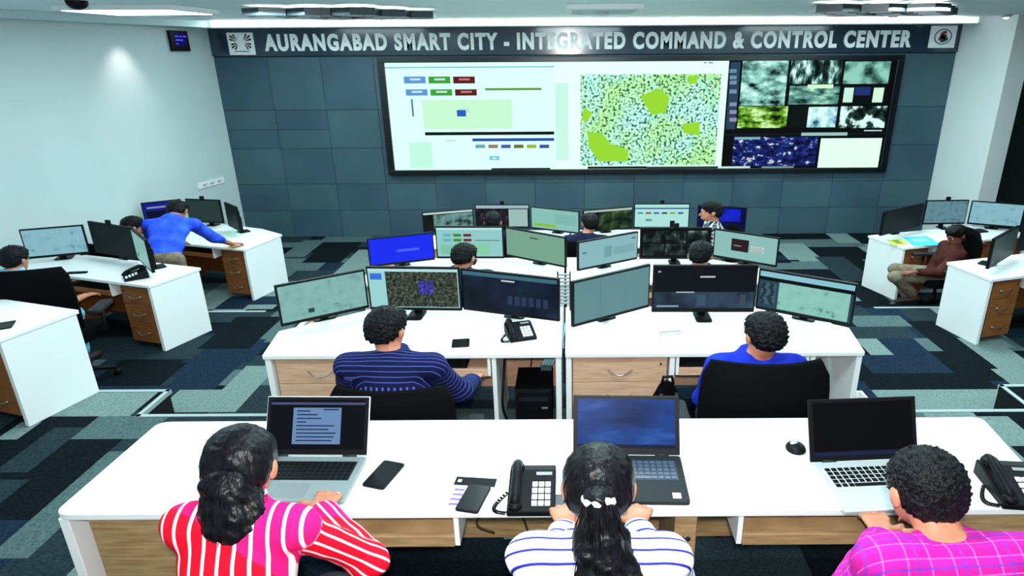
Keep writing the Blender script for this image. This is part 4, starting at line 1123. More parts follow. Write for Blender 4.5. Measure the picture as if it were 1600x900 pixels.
# --- left side desks
L = (-5.15, 5.47, ZT[2]); rz = -.12; q = inv(L, rz)
person('person in pale blue short sleeved shirt at the left edge, hand on the keyboard tray', L, rz, seated(head=q(-5.16, 5.64, .67), neck=q(-5.14, 5.56, .55), pitch=-.25, elr=q(-4.99, 5.84, .13), wrr=q(on(133, 462, .125)), hdr=(.1, 1, -.1), shr=(.17, .09, 1.02), shl=(-.17, .09, 1.02)), SH['sky'], sleeve=.02, trousers='jeans', h=.009, hh=.007)
L = (-5.56, 7.56, ZT[3]); rz = -.25; q = inv(L, rz)
person('dark haired seated person beside the leaning man at the far left desk', L, rz, seated(head=q(-5.47, 7.74, .43), yaw=-.6, pitch=-.2), SH['dark'], h=.010, hh=.008)
L = (-4.95, 7.36, ZT[3]); q = inv(L, 0, (1.5, 1.0))
person('man in bright blue shirt standing bent over the far left desk', L, 0,
       seated(hip=(0, 0, .88), neck=q(-5.03, 7.84, .50), head=q(-5.04, 8.02, .56), pitch=-.7, yaw=.0, shl=q(-5.30, 7.80, .42), shr=q(-4.76, 7.80, .43), ell=q(-5.44, 7.98, .20), wrl=q(-5.34, 8.30, .05), elr=q(-4.62, 7.98, .20), wrr=q(-4.56, 8.26, .03),
              hdl=(.2, 1, -.2), hdr=(.3, 1, -.1), knl=(-.10, .04, .50), knr=(.10, .04, .50), anl=(-.10, -.03, .10), anr=(.10, -.03, .10)), SH['bright'], sleeve=.35, sc=(1.5, 1.0), h=.009, hh=.008, trousers='khaki')
# --- right side desk
L = (4.72, 7.70, ZT[3]); rz = PI/2; sc_ = (1.0, 1.25); q = inv(L, rz, sc_)
person('person in dark maroon shirt and khaki trousers sitting sideways at the far right desk', L, rz,
       seated(hip=(0, 0, .50), neck=q(4.86, 7.70, .13), head=q(4.85, 7.68, .27), yaw=.35, pitch=-.45, shl=q(4.84, 7.53, .05), shr=q(4.88, 7.88, .06), ell=q(4.60, 7.46, -.16), wrl=q(4.36, 7.50, -.16), elr=q(5.12, 8.02, .02), wrr=q(5.38, 8.12, .03),
              hdl=(0, 1, 0), hdr=(0, -1, 0), knl=q(4.14, 7.60, -.26), knr=q(4.26, 7.85, -.24), anl=q(at(1428, 462, 7.66)), anr=q(4.5, 7.85, -.66), toe=(0, 1, -.1)),
       SH['maroon'], 'skin_dark', 'khaki', sc=sc_, h=.009, hh=.008)

# ================================================================ OFFICE CHAIRS
def make_chair(label, loc, rz):
    T = thing('office_chair', label, 'chair', loc, rz, 'black swivel chairs')
    K = M['black_matt']; P = M['black']
    mb = MB(); mb.prism(rounded([(-.30, -.24), (.30, -.24), (.29, .25), (-.29, .25)], .09), .42, .50); part(T, 'seat', mb, K, bevel=.02)
    # curved backrest
    nu, nv = 14, 8; vs = []
    for side in (0, 1):
        for j in range(nv+1):
            t = j/nv; z = .56+.54*t; hw = .30+.035*math.sin(PI*min(1, t*.9))
            if t > .9: hw -= .03*(t-.9)/.1
            for i in range(nu+1):
                u = -1+2*i/nu; y = -.29-.05*t+.09*u*u-.04*math.sin(PI*t)+(.035 if side == 0 else 0)
                vs.append((u*hw, y, z+.012*(1-u*u)*(t == 1)))
    n1 = (nu+1)*(nv+1); fs = []
    for j in range(nv):
        for i in range(nu):
            a = j*(nu+1)+i; fs.append((a+1, a, a+nu+1, a+nu+2)); fs.append((n1+a, n1+a+1, n1+a+nu+2, n1+a+nu+1))
    ring = [i for i in range(nu+1)]+[j*(nu+1)+nu for j in range(1, nv+1)]+[nv*(nu+1)+i for i in range(nu-1, -1, -1)]+[j*(nu+1) for j in range(nv-1, 0, -1)]
    for a, b in zip(ring, ring[1:]+ring[:1]): fs.append((a, b, n1+b, n1+a))
    mb = MB(); mb.add(vs, fs, 0, True); part(T, 'backrest', mb, K)
    mb = MB(); mb.tube([(0, -.05, .40), (0, -.30, .41), (0, -.36, .55), (0, -.34, .78)], .022, 8); part(T, 'back_support', mb, P)
    for s in (-1, 1):
        mb = MB(); mb.tube([(s*.27, .02, .44), (s*.36, .02, .46), (s*.37, .02, .66)], .018, 8)
        A = part(T, 'armrest', mb, P)
        mb = MB(); mb.prism(rounded([(s*.37-.05, -.14), (s*.37+.05, -.14), (s*.37+.05, .17), (s*.37-.05, .17)], .035), .655, .69); part(A, 'arm_pad', mb, M['dark'], bevel=.008)
    mb = MB(); mb.lathe([(.03, .10), (.03, .26), (.02, .26), (.02, .43)], 14); part(T, 'gas_column', mb, P)
    for k in range(5):
        a = 2*PI*k/5+.3; x, y = math.cos(a), math.sin(a)
        mb = MB(); mb.tube([(x*.02, y*.02, .11), (x*.18, y*.18, .10), (x*.34, y*.34, .075)], [.028, .022, .016], 8); Lg = part(T, 'base_leg', mb, P)
        mb = MB(); mb.lathe([(.028, -.02), (.03, -.01), (.03, .01), (.028, .02)], 12, M4=Matrix.Translation((x*.34, y*.34, .03)) @ Matrix.Rotation(a, 4, 'Z') @ Matrix.Rotation(PI/2, 4, 'X')); part(Lg, 'caster', mb, P)
    return T
CH = [('black swivel chair under the woman in the red striped shirt', (-1.08, 1.38, ZT[0]), 0), ('black swivel chair under the woman in the white and navy striped shirt', (.075, 1.28, ZT[0]), 0),
      ('black swivel chair under the man in the pink plaid shirt', (1.13, 1.21, ZT[0]), 0), ('black swivel chair behind the man in the navy striped shirt', (-.93, 3.12, ZT[1]), 0),
      ('black swivel chair behind the man in the royal blue shirt', (1.0, 3.13, ZT[1]), 0), ('black swivel chair with tall back at the left edge of the photo', (-4.80, 5.42, ZT[2]), .22),
      ('black swivel chair under the person before the dashboard monitor', (-1.0, 5.36, ZT[2]), 0), ('black swivel chair under the person before the camera feeds monitor', (1.21, 5.38, ZT[2]), 0),
      ('black swivel chair under the person before the dark city map monitor', (-1.0, 7.66, ZT[3]), 0), ('black swivel chair under the person before the dark green monitor', (.20, 7.57, ZT[3]), 0),
      ('black swivel chair under the man in profile in the dark checked shirt', (1.86, 7.80, ZT[3]), PI/2), ('black swivel chair under the seated person at the far left desk', (-5.56, 7.56, ZT[3]), -.25),
      ('black swivel chair under the person in maroon at the far right desk', (4.74, 7.70, ZT[3]), PI/2)]
proto = make_chair(*CH[0])
for lb, lc, rz in CH[1:]:
    c = copy_tree(proto); c.location = lc; c.rotation_euler = (0, 0, rz); c['label'] = lb
    if 'royal blue' in lb or 'tall back' in lb: c.scale = (1.12 if 'tall back' in lb else 1, 1, 1.12)

# ================================================================ THINGS ON THE FRONT TABLE
TZ = ZT[0]+DH
def key_grid(mb, x0, x1, y0, y1, z, nx, ny, h=.003, gap=.25, mi=0):
    for r in range(ny):
        off = (r % 2)*.3*(x1-x0)/nx
        for c in range(nx):
            if r == 0 and 3 <= c < nx-4:
                if c == 3: mb.box(x0+3*(x1-x0)/nx, x0+(nx-4)*(x1-x0)/nx, y0+.1*(y1-y0)/ny, y0+.85*(y1-y0)/ny, z, z+h, mi)
                continue
            a = x0+(c+gap/2)*(x1-x0)/nx; b = x0+(c+1-gap/2)*(x1-x0)/nx
            mb.box(a, b, y0+(r+gap/2)*(y1-y0)/ny, y0+(r+1-gap/2)*(y1-y0)/ny, z, z+h, mi)
def laptop(label, loc, rz, w, d, lid, tilt, base_m, deck_m, key_m, key_bg, items, pad_m, bezel=.02, chin=.03):
    """origin at the middle of the hinge edge; keyboard towards -y"""
    T = thing('laptop', label, 'laptop', loc, rz)
    mb = MB(); mb.prism(rounded([(-w/2, -d), (w/2, -d), (w/2, 0), (-w/2, 0)], .016), .003, .020); B_ = part(T, 'base', mb, base_m, bevel=.003)
    mb = MB(); mb.box(-w*.44, w*.44, -d*.56, -d*.13, .0198, .0210); part(T, 'keyboard_well', mb, key_bg)
    mb = MB(); key_grid(mb, -w*.43, w*.43, -d*.55, -d*.14, .0208, 15, 5); part(T, 'keys', mb, key_m)
    mb = MB(); mb.prism(rounded([(-w*.18, -d*.94), (w*.13, -d*.94), (w*.13, -d*.63), (-w*.18, -d*.63)], .008), .0198, .0206); part(T, 'touchpad', mb, pad_m)
    R4 = Matrix.Translation((0, .004, .018)) @ Matrix.Rotation(-tilt, 4, 'X')
    mb = MB(); mb.box(-w/2, w/2, 0, .009, 0, lid, 0, R4); Ld = part(T, 'lid', mb, deck_m, bevel=.003)
    mb = MB(); mb.box(-w/2+.004, w/2-.004, -.0012, .002, .006, lid-.004, 0, R4); part(Ld, 'bezel', mb, M['black'])
    sm = MB(); mats = []
    for x0, y0, x1, y1, m, l in items:
        if m not in mats: mats.append(m)
        X = lambda t: -w/2+bezel+(w-2*bezel)*t
        Z = lambda t: chin+(lid-chin-bezel*.8)*t
        y = -.002-.0006*l
        sm.quad(*[R4 @ Vector(p) for p in ((X(x0), y, Z(y0)), (X(x1), y, Z(y0)), (X(x1), y, Z(y1)), (X(x0), y, Z(y1)))], mats.index(m))
    part(Ld, 'screen', sm, mats)
    for s in (-1, 1):
        mb = MB(); mb.tube([(s*w*.33-.03, .004, .019), (s*w*.33+.03, .004, .019)], .008, 8); part(T, 'hinge', mb, M['dark'])
    if rz is not None:
        mb = MB(); mb.box(w*.36, w*.43, -d*.93, -d*.82, .0199, .0204); part(T, 'sticker', mb, M['paper'], label='small white sticker')
    return T
doc = [(0, 0, 1, 1, G(8, 8, 18), 0), (0, .90, 1, .95, G(70, 80, 120), 1), (.24, .10, .75, .84, G(104, 136, 180), 1)]
doc += [(.28, .76-.075*i, .28+l_, .785-.075*i, G(30, 44, 80), 2) for i, l_ in enumerate((.14, .22, .26, .10, .40, .34, .42, .40, .38))]+[(.56, .79, .72, .815, G(20, 26, 50), 2)]
laptop('silver laptop showing a text document, in front of the red striped woman', (-1.135, 2.385, TZ), -.02, .465, .30, .262, .50, mat('grey_silver', (.20, .24, .25), .4, .1), M['silver'], M['black'], M['dark'], doc, mat('teal_silver_pad', (.16, .19, .20), .4))
blue_scr = [(0, 0, 1, 1, glow_tex('scr_bluewave', 'noise', 5, [(.25, srgb(8, 22, 60)), (.5, srgb(24, 64, 140)), (.75, srgb(60, 120, 200))], 1, (.5, 1, 2)), 0), (0, .0, 1, .07, G(14, 26, 60), 1)]
laptop('dark laptop with blue wallpaper, in front of the woman in white stripes', (.248, 2.38, TZ), -.03, .475, .31, .26, .50, M['dark'], M['dark'], mat('blueblack_keys', (.05, .07, .11), .4), mat('navy_plastic', (.018, .03, .05), .45), blue_scr, M['dark'])
laptop('silver laptop with black screen, in front of the man in pink plaid', (1.285, 2.33, TZ), .06, .485, .315, .27, .40, M['silver'], M['black'], M['black'], mat('pale_silver', (.62, .67, .68), .35, .1), [(0, 0, 1, 1, G(5, 3, 6), 0), (.0, -.10, 1, -.02, G(26, 36, 66), 1)], mat('silver_pad', (.42, .47, .48), .35), chin=.045)
def smartphone(label, c, rz, w=.105, d=.16, t=.010, screen=None, lift=0):
    T = thing('smartphone', label, 'phone', (c[0], c[1], c[2]+lift), rz)
    mb = MB(); mb.prism(rounded([(-w/2, -d/2), (w/2, -d/2), (w/2, d/2), (-w/2, d/2)], .014), 0, t); part(T, 'body', mb, M['black'], bevel=.003)
    mb = MB(); mb.prism(rounded([(-w/2+.005, -d/2+.006), (w/2-.005, -d/2+.006), (w/2-.005, d/2-.006), (-w/2+.005, d/2-.006)], .011), t-.001, t+.0006); part(T, 'screen', mb, screen or mat('phone_glass', (.004, .004, .005), .25))
    return T
smartphone('black smartphone lying right of the silver document laptop', on(600, 743, TZ), -.28, .105, .18)
# printed sheet with a phone on it
c = on(733, 775, TZ); T = thing('printed_leaflet', 'white leaflet with black header strip under a smartphone beside the telephone', 'leaflet', c, -.10)
w_, d_ = .165, .235
mb = MB(); mb.box(-w_/2, w_/2, -d_/2, d_/2, 0, .0012); part(T, 'sheet', mb, M['paper'])
mb = MB(); mb.box(-w_/2, w_/2+.01, d_/2-.055, d_/2, .001, .0022); part(T, 'header_strip', mb, M['black'])
mb = MB(); mb.box(-w_/2+.004, -w_/2+.08, -d_/2+.02, d_/2-.06, .001, .0018); part(T, 'printed_panel', mb, mat('lavender_print', srgb(206, 200, 224), .7))
mb = MB()
for i in range(4): mb.box(-w_/2+.012, -w_/2+.055, d_/2-.09-.03*i, d_/2-.078-.03*i, .0017, .0022)
part(T, 'text_lines', mb, mat('purple_print', srgb(110, 90, 150), .7))
mb = MB(); mb.box(-w_/2+.012, -w_/2+.028, d_/2-.035, d_/2-.018, .002, .0026); part(T, 'corner_mark', mb, M['paper'])
smartphone('black smartphone lying on the printed leaflet', on(740, 781, TZ), -.22, .098, .165, lift=.0026)
def telephone(label, loc, rz, w=.19, d=.24, group='black desk telephones', display=True):
    T = thing('desk_telephone', label, 'telephone', loc, rz, group)
    prof = [(-d/2, .0), (d/2, .0), (d/2, .068), (d/2-.04, .072), (-d/2, .026)]
    mb = MB()
    n = len(prof); vs = [(x, y, z) for x in (-w/2, w/2) for y, z in prof]
    mb.add(vs, [tuple(range(n)), tuple(range(2*n-1, n-1, -1))]+[(i+n, n+(i+1) % n, (i+1) % n, i) for i in range(n)][::1]); part(T, 'body', mb, M['black'], bevel=.006)
    sl = lambda y: .026+(.072-.026)*(y+d/2)/(d-.04)
    mb = MB(); k = .014
    for r in range(4):
        for c_ in range(3):
            x = .012+c_*.026; y = -.085+r*.030
            mb.hexa([Vector((x+a*k*.75, y+b*k*.7, sl(y+b*k*.7)+h)) for h in (0, .005) for a, b in ((-1, -1), (1, -1), (1, 1), (-1, 1))])
    part(T, 'keypad', mb, M['whitekey'])
    if display:
        y0, y1 = .052, .066; mb = MB(); mb.hexa([Vector((x, y, sl(y)+h)) for h in (-.001, .003) for x, y in ((.015, y0), (.08, y0), (.08, y1), (.015, y1))]); part(T, 'nameplate', mb, M['grey'])
    mb = MB(); xh = -w/2+.032
    pts = [(xh, -d/2+.018, .045), (xh, -d/2+.05, .066), (xh, 0, .086), (xh, d/2-.06, .102), (xh, d/2-.025, .086)]
    mb.tube(pts, [.022, .020, .019, .020, .024], 10)
    mb.ell((xh, -d/2+.022, .040), (.029, .032, .022), 14); mb.ell((xh, d/2-.03, .078), (.029, .032, .022), 14)
    Hs = part(T, 'handset', mb, M['black'])
    # coiled cord from the handset round the left side
    mb = MB(); pts = []
    for i in range(90):
        t = i/89; a = t*2*PI*15; bx = xh-.035-.05*math.sin(PI*t); by = -d/2+.01-.035*math.sin(PI*t)+.13*t
        pts.append((bx+.007*math.cos(a), by, .010+.03*(1-t)*0+.007*math.sin(a)))
    mb.tube(pts, .0028, 5); part(T, 'coiled_cord', mb, M['black'])
    return T
telephone('black desk telephone with white keys at the middle of the front table', on(832, 776, TZ), 0)
telephone('black desk telephone at the right end of the front table, beside the pink shirt', on(1582, 768, TZ), -.10, .20, .24)
telephone('black desk telephone on the second row desk left of the divider', on(813, 524, z2), .30, .20, .22)
smartphone('small smartphone with pale screen beside the middle telephone keypad', on(873, 788, TZ), .1, .05, .10, screen=G(120, 140, 150))
def mouse(label, c, rz):
    T = thing('computer_mouse', label, 'mouse', c, rz)
    mb = MB(); mb.ell((0, 0, .004), (.045, .048, .030), 18)
    mb.v = [(x, y, max(z, 0)) for x, y, z in mb.v]; part(T, 'shell', mb, M['black'])
    mb = MB(); mb.ell((-.006, .008, .030), (.020, .014, .006), 12); part(T, 'scroll_cover', mb, M['silver'], label='pale grey top patch')
    return T
mouse('black computer mouse left of the black screen laptop', on(1243, 702, TZ), .2)

# ================================================================ THINGS ON THE OTHER DESKS
def keyboard(label, loc, rz, w=.50, d=.15, group='black keyboards'):
    T = thing('keyboard', label, 'keyboard', loc, rz, group)
    mb = MB(); mb.prism(rounded([(-w/2, -d/2), (w/2, -d/2), (w/2, d/2), (-w/2, d/2)], .012), 0, .018); part(T, 'case', mb, M['black'], bevel=.003)
    mb = MB(); key_grid(mb, -w*.48, w*.48, -d*.44, d*.44, .0175, 18, 5, .005); part(T, 'keys', mb, M['dark'])
    return T
TY = DH-.145
keyboard('black keyboard on the tray before the man in navy stripes', (-.98, 4.09, ZT[1]+TY), 0)
keyboard('black keyboard on the tray before the man in royal blue', (1.02, 4.09, ZT[1]+TY), 0)
p = FL2.p(.95, .22, TY); keyboard('black keyboard on the brown tray under the left person\'s hand', p, -.3)
p = FL3.p(.95, .22, TY); keyboard('black keyboard on the brown tray under the leaning man', p, -.3)
p = FR3.p(1.55, .55, DH); keyboard('black keyboard on the far right desk below the light blue monitor', p, .27, .42)
smartphone('black wallet-sized phone lying on the second row desk left of the telephone', on(720, 537, z2), .12, .125, .13)
# sheet of paper with a grey sketch
c = on(1046, 521, z2); T = thing('paper_sheet', 'white paper sheet with grey marks on the second row desk right of the divider', 'paper', c, .05)
mb = MB(); mb.box(-.16, .16, -.09, .09, 0, .001); part(T, 'sheet', mb, M['paper'])
mb = MB(); mb.tube([(-.07, .0, .0014), (-.05, .02, .0014), (-.02, .015, .0014), (.0, .03, .0014), (.03, .02, .0014), (.05, .035, .0014), (.09, .03, .0014)], .007, 6); mb.tube([(-.08, -.03, .0014), (0, -.02, .0014), (.10, -.012, .0014)], .004, 6)
part(T, 'pencil_marks', mb, M['grey'])
# desktop computer on the floor below the left desk
T = thing('desktop_computer', 'black computer tower standing below the second row desk beside the centre divider', 'computer', (-.275, 4.18, ZT[1]), 0)
mb = MB(); mb.box(-.14, .14, 0, .36, .012, .345); part(T, 'case', mb, M['black'], bevel=.006)
mb = MB(); mb.box(-.132, .132, -.012, .0, .02, .335); FP = part(T, 'front_panel', mb, mat('gloss_black', (.006, .006, .008), .2), bevel=.004)
mb = MB(); mb.box(-.11, .11, -.0135, -.011, .25, .285); part(FP, 'drive_bay', mb, M['dark'])
mb = MB()
for i in range(4): mb.box(-.055+.032*i, -.035+.032*i, -.0135, -.011, .075, .085)
part(FP, 'ports', mb, M['grey'])
mb = MB(); mb.box(.06, .105, -.0135, -.011, .185, .20); part(FP, 'badge', mb, M['grey'])
for s in (-1, 1):
    mb = MB(); mb.box(s*.10-.02, s*.10+.02, .02, .34, 0, .013); part(T, 'foot', mb, M['dark'])
def cable(name, label, pts, r, m, loc, group=None):
    mb = MB(); P_ = [Vector(p) for p in pts]; out = []
    for i in range(len(P_)-1):
        p0 = P_[max(i-1, 0)]; p1 = P_[i]; p2 = P_[i+1]; p3 = P_[min(i+2, len(P_)-1)]
        for j in range(6):
            t = j/6; out.append(.5*((2*p1)+(p2-p0)*t+(2*p0-5*p1+4*p2-p3)*t*t+(3*p1-p0-3*p2+p3)*t**3))
    out.append(P_[-1]); mb.tube(out, r, 6)
    return single(name, mb, m, label, 'cable', loc, group=group, world=True)
M['palecable'] = mat('pale_blue_cable', srgb(150, 196, 204), .5)
for i in range(4):
    x = -.20+.022*i
    cable('network_cable', 'pale cable in the bundle above the black computer tower', [(x+.10, 4.63, .42), (x+.07, 4.42, .36), (x+.0, 4.30, .24), (x-.02, 4.42, .16), (x-.02, 4.55, -.0)], .010, M['palecable'], (x, 4.5, .1), 'pale cables behind the computer tower')
cable('power_cable', 'black cable hanging in the bay left of the computer tower', [(-.46, 4.02, .43), (-.47, 4.0, .30), (-.48, 3.93, .10), (-.46, 4.05, -.10), (-.44, 4.25, -.24)], .010, M['black'], (-.5, 4.0, .1))
cable('thin_cable', 'thin black cable looping against the wood panel beside the tower', [(-.42, 4.60, .42), (-.36, 4.58, .30), (-.30, 4.6, .22), (-.32, 4.6, .05)], .005, M['black'], (-.35, 4.6, .2))
for i, pts in enumerate(([(-.36, 2.6, .68), (-.40, 2.58, .50), (-.47, 2.58, .38), (-.44, 2.56, .28)], [(-.34, 2.6, .68), (-.36, 2.55, .45), (-.46, 2.5, .30), (-.38, 2.52, .22)], [(-.32, 2.6, .68), (-.30, 2.56, .50), (-.24, 2.55, .30), (-.20, 2.56, .12)])):
    cable('thin_cable', ('brown cable looping lowest', 'brown cable looping in the middle', 'brown cable hanging rightmost')[i]+' under the front table by the wood panel', pts, .006, mat('brown_cable', srgb(70, 44, 26), .6), pts[1])
# bag beside the drawer unit on the right
T = thing('backpack', 'black bag standing against the wooden drawers left of the man in royal blue', 'bag', (.66, 3.84, ZT[1]), .1)
X_ = SDF(); X_.ell((0, 0, .30), (.10, .09, .30), None, .05); X_.cap((-.03, 0, .10), (.03, 0, .10), .10, .10, .05); X_.ell((0, -.06, .22), (.075, .05, .15), None, .03); X_.noise = lambda P: wob(P, .12)*.006
X_.cut((0, 0, .003), (0, 0, -1)); V, Q = X_.mesh(.012); emit_mesh('bag_body', V, Q, M['black_matt'], T, (1.1, 1))
mb = MB(); mb.tube([(-.04, -.02, .58), (-.03, -.02, .64), (.03, -.02, .64), (.04, -.02, .58)], .011, 8); part(T, 'carry_handle', mb, M['black'])
for s in (-1, 1):
    mb = MB(); mb.tube([(s*.05, -.07, .54), (s*.075, -.115, .40), (s*.07, -.12, .22), (s*.05, -.10, .10)], .012, 6); part(T, 'shoulder_strap', mb, M['dark'])
# cable spine on the centre divider
T = thing('cable_spine', 'grey ladder-like cable spine on the centre divider between the nearest monitors', 'cable spine', (-.045, 4.74, z2), 0)
mb = MB(); mb.box(-.055, -.043, -.01, .01, 0, .33); mb.box(.043, .055, -.01, .01, 0, .33); part(T, 'rails', mb, M['dark'])
mb = MB()
for i in range(9): mb.box(-.045, .045, -.014, .006, .06+.03*i, .073+.03*i, 0, Matrix.Rotation(0, 4, 'Y'))
part(T, 'links', mb, M['grey'])
# bin on the lower step
c = Vector((2.36, 4.62, ZT[2])); T = thing('waste_bin', 'small white rimmed bin on the floor right of the second row desk', 'bin', c, 0)
def frus(mb, a, b, z0, z1, mi=0): mb.hexa([Vector(p) for p in ((-a, -a, z0), (a, -a, z0), (a, a, z0), (-a, a, z0), (-b, -b, z1), (b, -b, z1), (b, b, z1), (-b, b, z1))], mi)
mb = MB(); o_, i_ = .105, .085
for sx, sy in ((1, 0), (-1, 0), (0, 1), (0, -1)):
    if sx: mb.box(sx*o_-.01, sx*o_+.01, -o_-.01, o_+.01, 0, .26)
    else: mb.box(-o_+.01, o_-.01, sy*o_-.01, sy*o_+.01, 0, .26)
part(T, 'bin_wall', mb, M['white'], bevel=.003)
mb = MB(); mb.box(-o_+.011, o_-.011, -o_+.011, o_-.011, 0, .10); part(T, 'liner', mb, mat('navy_liner', (.02, .03, .10), .6))
# left side desk things
telephone('black desk telephone beside the edge-on monitor on the left desk', on(213, 434, z3), -.9, .19, .22, display=False)
T = thing('remote_control', 'small black remote control lying on the left desk before the light blue monitor', 'remote', on(121, 427, z3), .12)
mb = MB(); mb.prism(rounded([(-.10, -.022), (.10, -.022), (.10, .022), (-.10, .022)], .012), 0, .016); part(T, 'case', mb, M['black'], bevel=.003)
mb = MB(); key_grid(mb, -.08, .08, -.016, .016, .0155, 8, 3, .003); part(T, 'buttons', mb, M['dark'])
smartphone('black phone on the side desk cut by the left edge', on(4, 510, z2), .5, .14, .16)
def sheet(label, quad, z, m, cat='paper', lift=.0):
    c = sum(quad, Vector((0, 0, 0)))/4; mb = MB()
    mb.prism([(p.x, p.y) for p in quad], z+.0005+lift, z+.0022+lift)
    return single('paper_sheet', mb, m, label, cat, (c.x, c.y, z+lift), world=True, group='papers on the side desks')
sheet('mint white paper sheet on the far left desk under the dark monitors', [on(*p, z4) for p in ((340, 368), (362, 358), (382, 366), (352, 378))], z4, mat('mint_paper', srgb(206, 236, 220), .8))
sheet('white paper under the leaning man\'s hand', [FL3.p(u, v, DH) for u, v in ((.38, .02), (.78, .02), (.60, .28), (.22, .15))], z4, M['paper'], lift=.002)
sheet('yellow paper at the front edge of the far left desk', [FL3.p(u, v, DH) for u, v in ((.14, .01), (.36, .01), (.33, .12), (.12, .10))], z4, mat('yellow_paper', srgb(214, 180, 70), .8))
def map_sheet(label, quad, base, blobs):
    z = z4; c = sum(quad, Vector((0, 0, 0)))/4; T = thing('map_sheet', label, 'map', (c.x, c.y, z), group='map sheets on the far right desk')
    mb = MB(); mb.prism([(p.x, p.y) for p in quad], z+.0005, z+.002); part(T, 'sheet', mb, base, True)
    for nm, m_, (u0, v0, u1, v1) in blobs:
        P = lambda u, v: quad[0]*(1-u)*(1-v)+quad[1]*u*(1-v)+quad[2]*u*v+quad[3]*(1-u)*v
        mb = MB(); mb.prism([(p.x, p.y) for p in (P(u0, v0), P(u1, v0), P(u1, v1), P(u0, v1))], z+.0021, z+.003); part(T, nm, mb, m_, True)
map_sheet('bright blue map sheet on the far right desk', [on(*p, z4) for p in ((1410, 371), (1448, 369), (1472, 383), (1428, 385))], mat('cyan_print', srgb(70, 190, 232), .7), [('printed_patch', mat('aqua_print', srgb(140, 220, 240), .7), (.2, .2, .8, .55))])
map_sheet('yellow green map sheet on the far right desk', [on(*p, z4) for p in ((1384, 376), (1408, 373), (1422, 382), (1398, 384))], mat('lime_print', srgb(190, 206, 80), .7), [('printed_patch', mat('olive_print', srgb(120, 140, 40), .7), (.3, .1, .7, .8))])

# ================================================================ WALL AND CEILING FITTINGS
# digital display on the left wall
def on_left_wall(px, py):
    u = (px-PX)/F; v = -(py-PY)/F; cu = u*math.cos(ROLL)+v*math.sin(ROLL); cv = -u*math.sin(ROLL)+v*math.cos(ROLL)
    c, s = math.cos(PIT), math.sin(PIT); d = Vector((cu, c+cv*s, -s+cv*c))
    # x = -6.03-0.171*(WY-y)
    t = (-6.03-0.171*WY)/(d.x-0.171*d.y); return Vector((0, 0, CZ))+d*t
WA = -math.atan(0.171)
a = on_left_wall(263, 64); b = on_left_wall(291, 64); t_ = on_left_wall(277, 48); u_ = on_left_wall(277, 80)
c = (a+b)/2; hw = (b-a).length/2; hh_ = (t_.z-u_.z)/2
rzw = math.atan2((b-a).y, (b-a).x)
T = thing('digital_display', 'small black digital display with blue figures high on the left wall', 'display', (c.x, c.y, c.z-hh_), rzw)
mb = MB(); mb.box(-hw, hw, -.05, -.002, 0, 2*hh_); part(T, 'case', mb, M['black'], bevel=.006)
mb = MB(); BL_ = G(34, 30, 190)
mb.box(-hw*.62, hw*.62, -.052, -.05, hh_*.5, hh_*1.7, 0)
part(T, 'screen', mb, G(14, 12, 90))
mb = MB()
for r, wds in enumerate(((.20, .12, .18), (.4,), (.1,))):
    x = -hw*.5
    for w2 in wds: mb.box(x, x+hw*w2*2, -.054, -.052, hh_*(1.38-.36*r), hh_*(1.5-.36*r)); x += hw*(w2*2+.12)
part(T, 'figures', mb, G(90, 84, 250))
# socket plates
for k, (px, py) in enumerate(((318, 289), (330, 286), (341, 283))):
    c = on_left_wall(px, py); T = thing('wall_socket', ('leftmost', 'middle', 'rightmost')[k]+' of the small white sockets on the left wall', 'socket', (c.x, c.y, c.z-.05), rzw, 'white sockets on the left wall')
    mb = MB(); mb.box(-.13, .13, -.018, -.001, 0, .10); part(T, 'plate', mb, mat('white_plastic', (.85, .87, .87), .4), bevel=.003)
    mb = MB(); mb.box(-.04, .04, -.022, -.018, .03, .07); part(T, 'switch', mb, M['silver'])
LAMP = glow('lamp_diffuser', (.95, 1, 1, 1), 4.0)
CEZ = 2.93
def downlight(px, py, zz, label, r=.085):
    c = on(px, py, zz); T = thing('downlight', label, 'light', (c.x, c.y, zz), group='small ceiling downlights')
    mb = MB(); mb.lathe([(r, 0), (r, -.012), (r*.8, -.03), (r*.55, -.045), (.01, -.05)], 18); part(T, 'housing', mb, M['silver'])
    mb = MB(); mb.ell((0, 0, -.04), (r*.5, r*.5, .03), 14); part(T, 'bulb', mb, LAMP)
    return c
for px, py, zz, lb in ((198, 40, 2.836, 'small downlight at the top of the left wall, above the bright patch'), (308, 45, 2.836, 'small downlight near the corner above the blue display'),):
    c0 = downlight(px, py, zz, lb)
for px, py, lb in ((505, 33, 'small downlight above the word AURANGABAD'), (1396, 22, 'small downlight above the word CENTER'), (1573, 22, 'small downlight above the white column')):
    downlight(px, py, CEZ, lb)
# wall washer that makes the bright patch on the left wall
c = on_left_wall(178, 80)
lamp('wall_washer_lamp', 'SPOT', (c.x+.30, c.y+.04, 2.82), 40, (1, .86, .82), .08, rot=(0, .20, 0), spot=(math.radians(80), .9))
# lit cove strip along the display wall
mb = MB(); mb.box(-6.0, 6.6, WY-.445, WY-.42, 2.845, 2.925)
single('cove_light_strip', mb, glow('cove_strip_glow', (.86, .98, 1, 1), 1.5), 'long lit cove strip along the ceiling edge above the display wall', 'light', (0, WY-.43, 2.85), world=True)
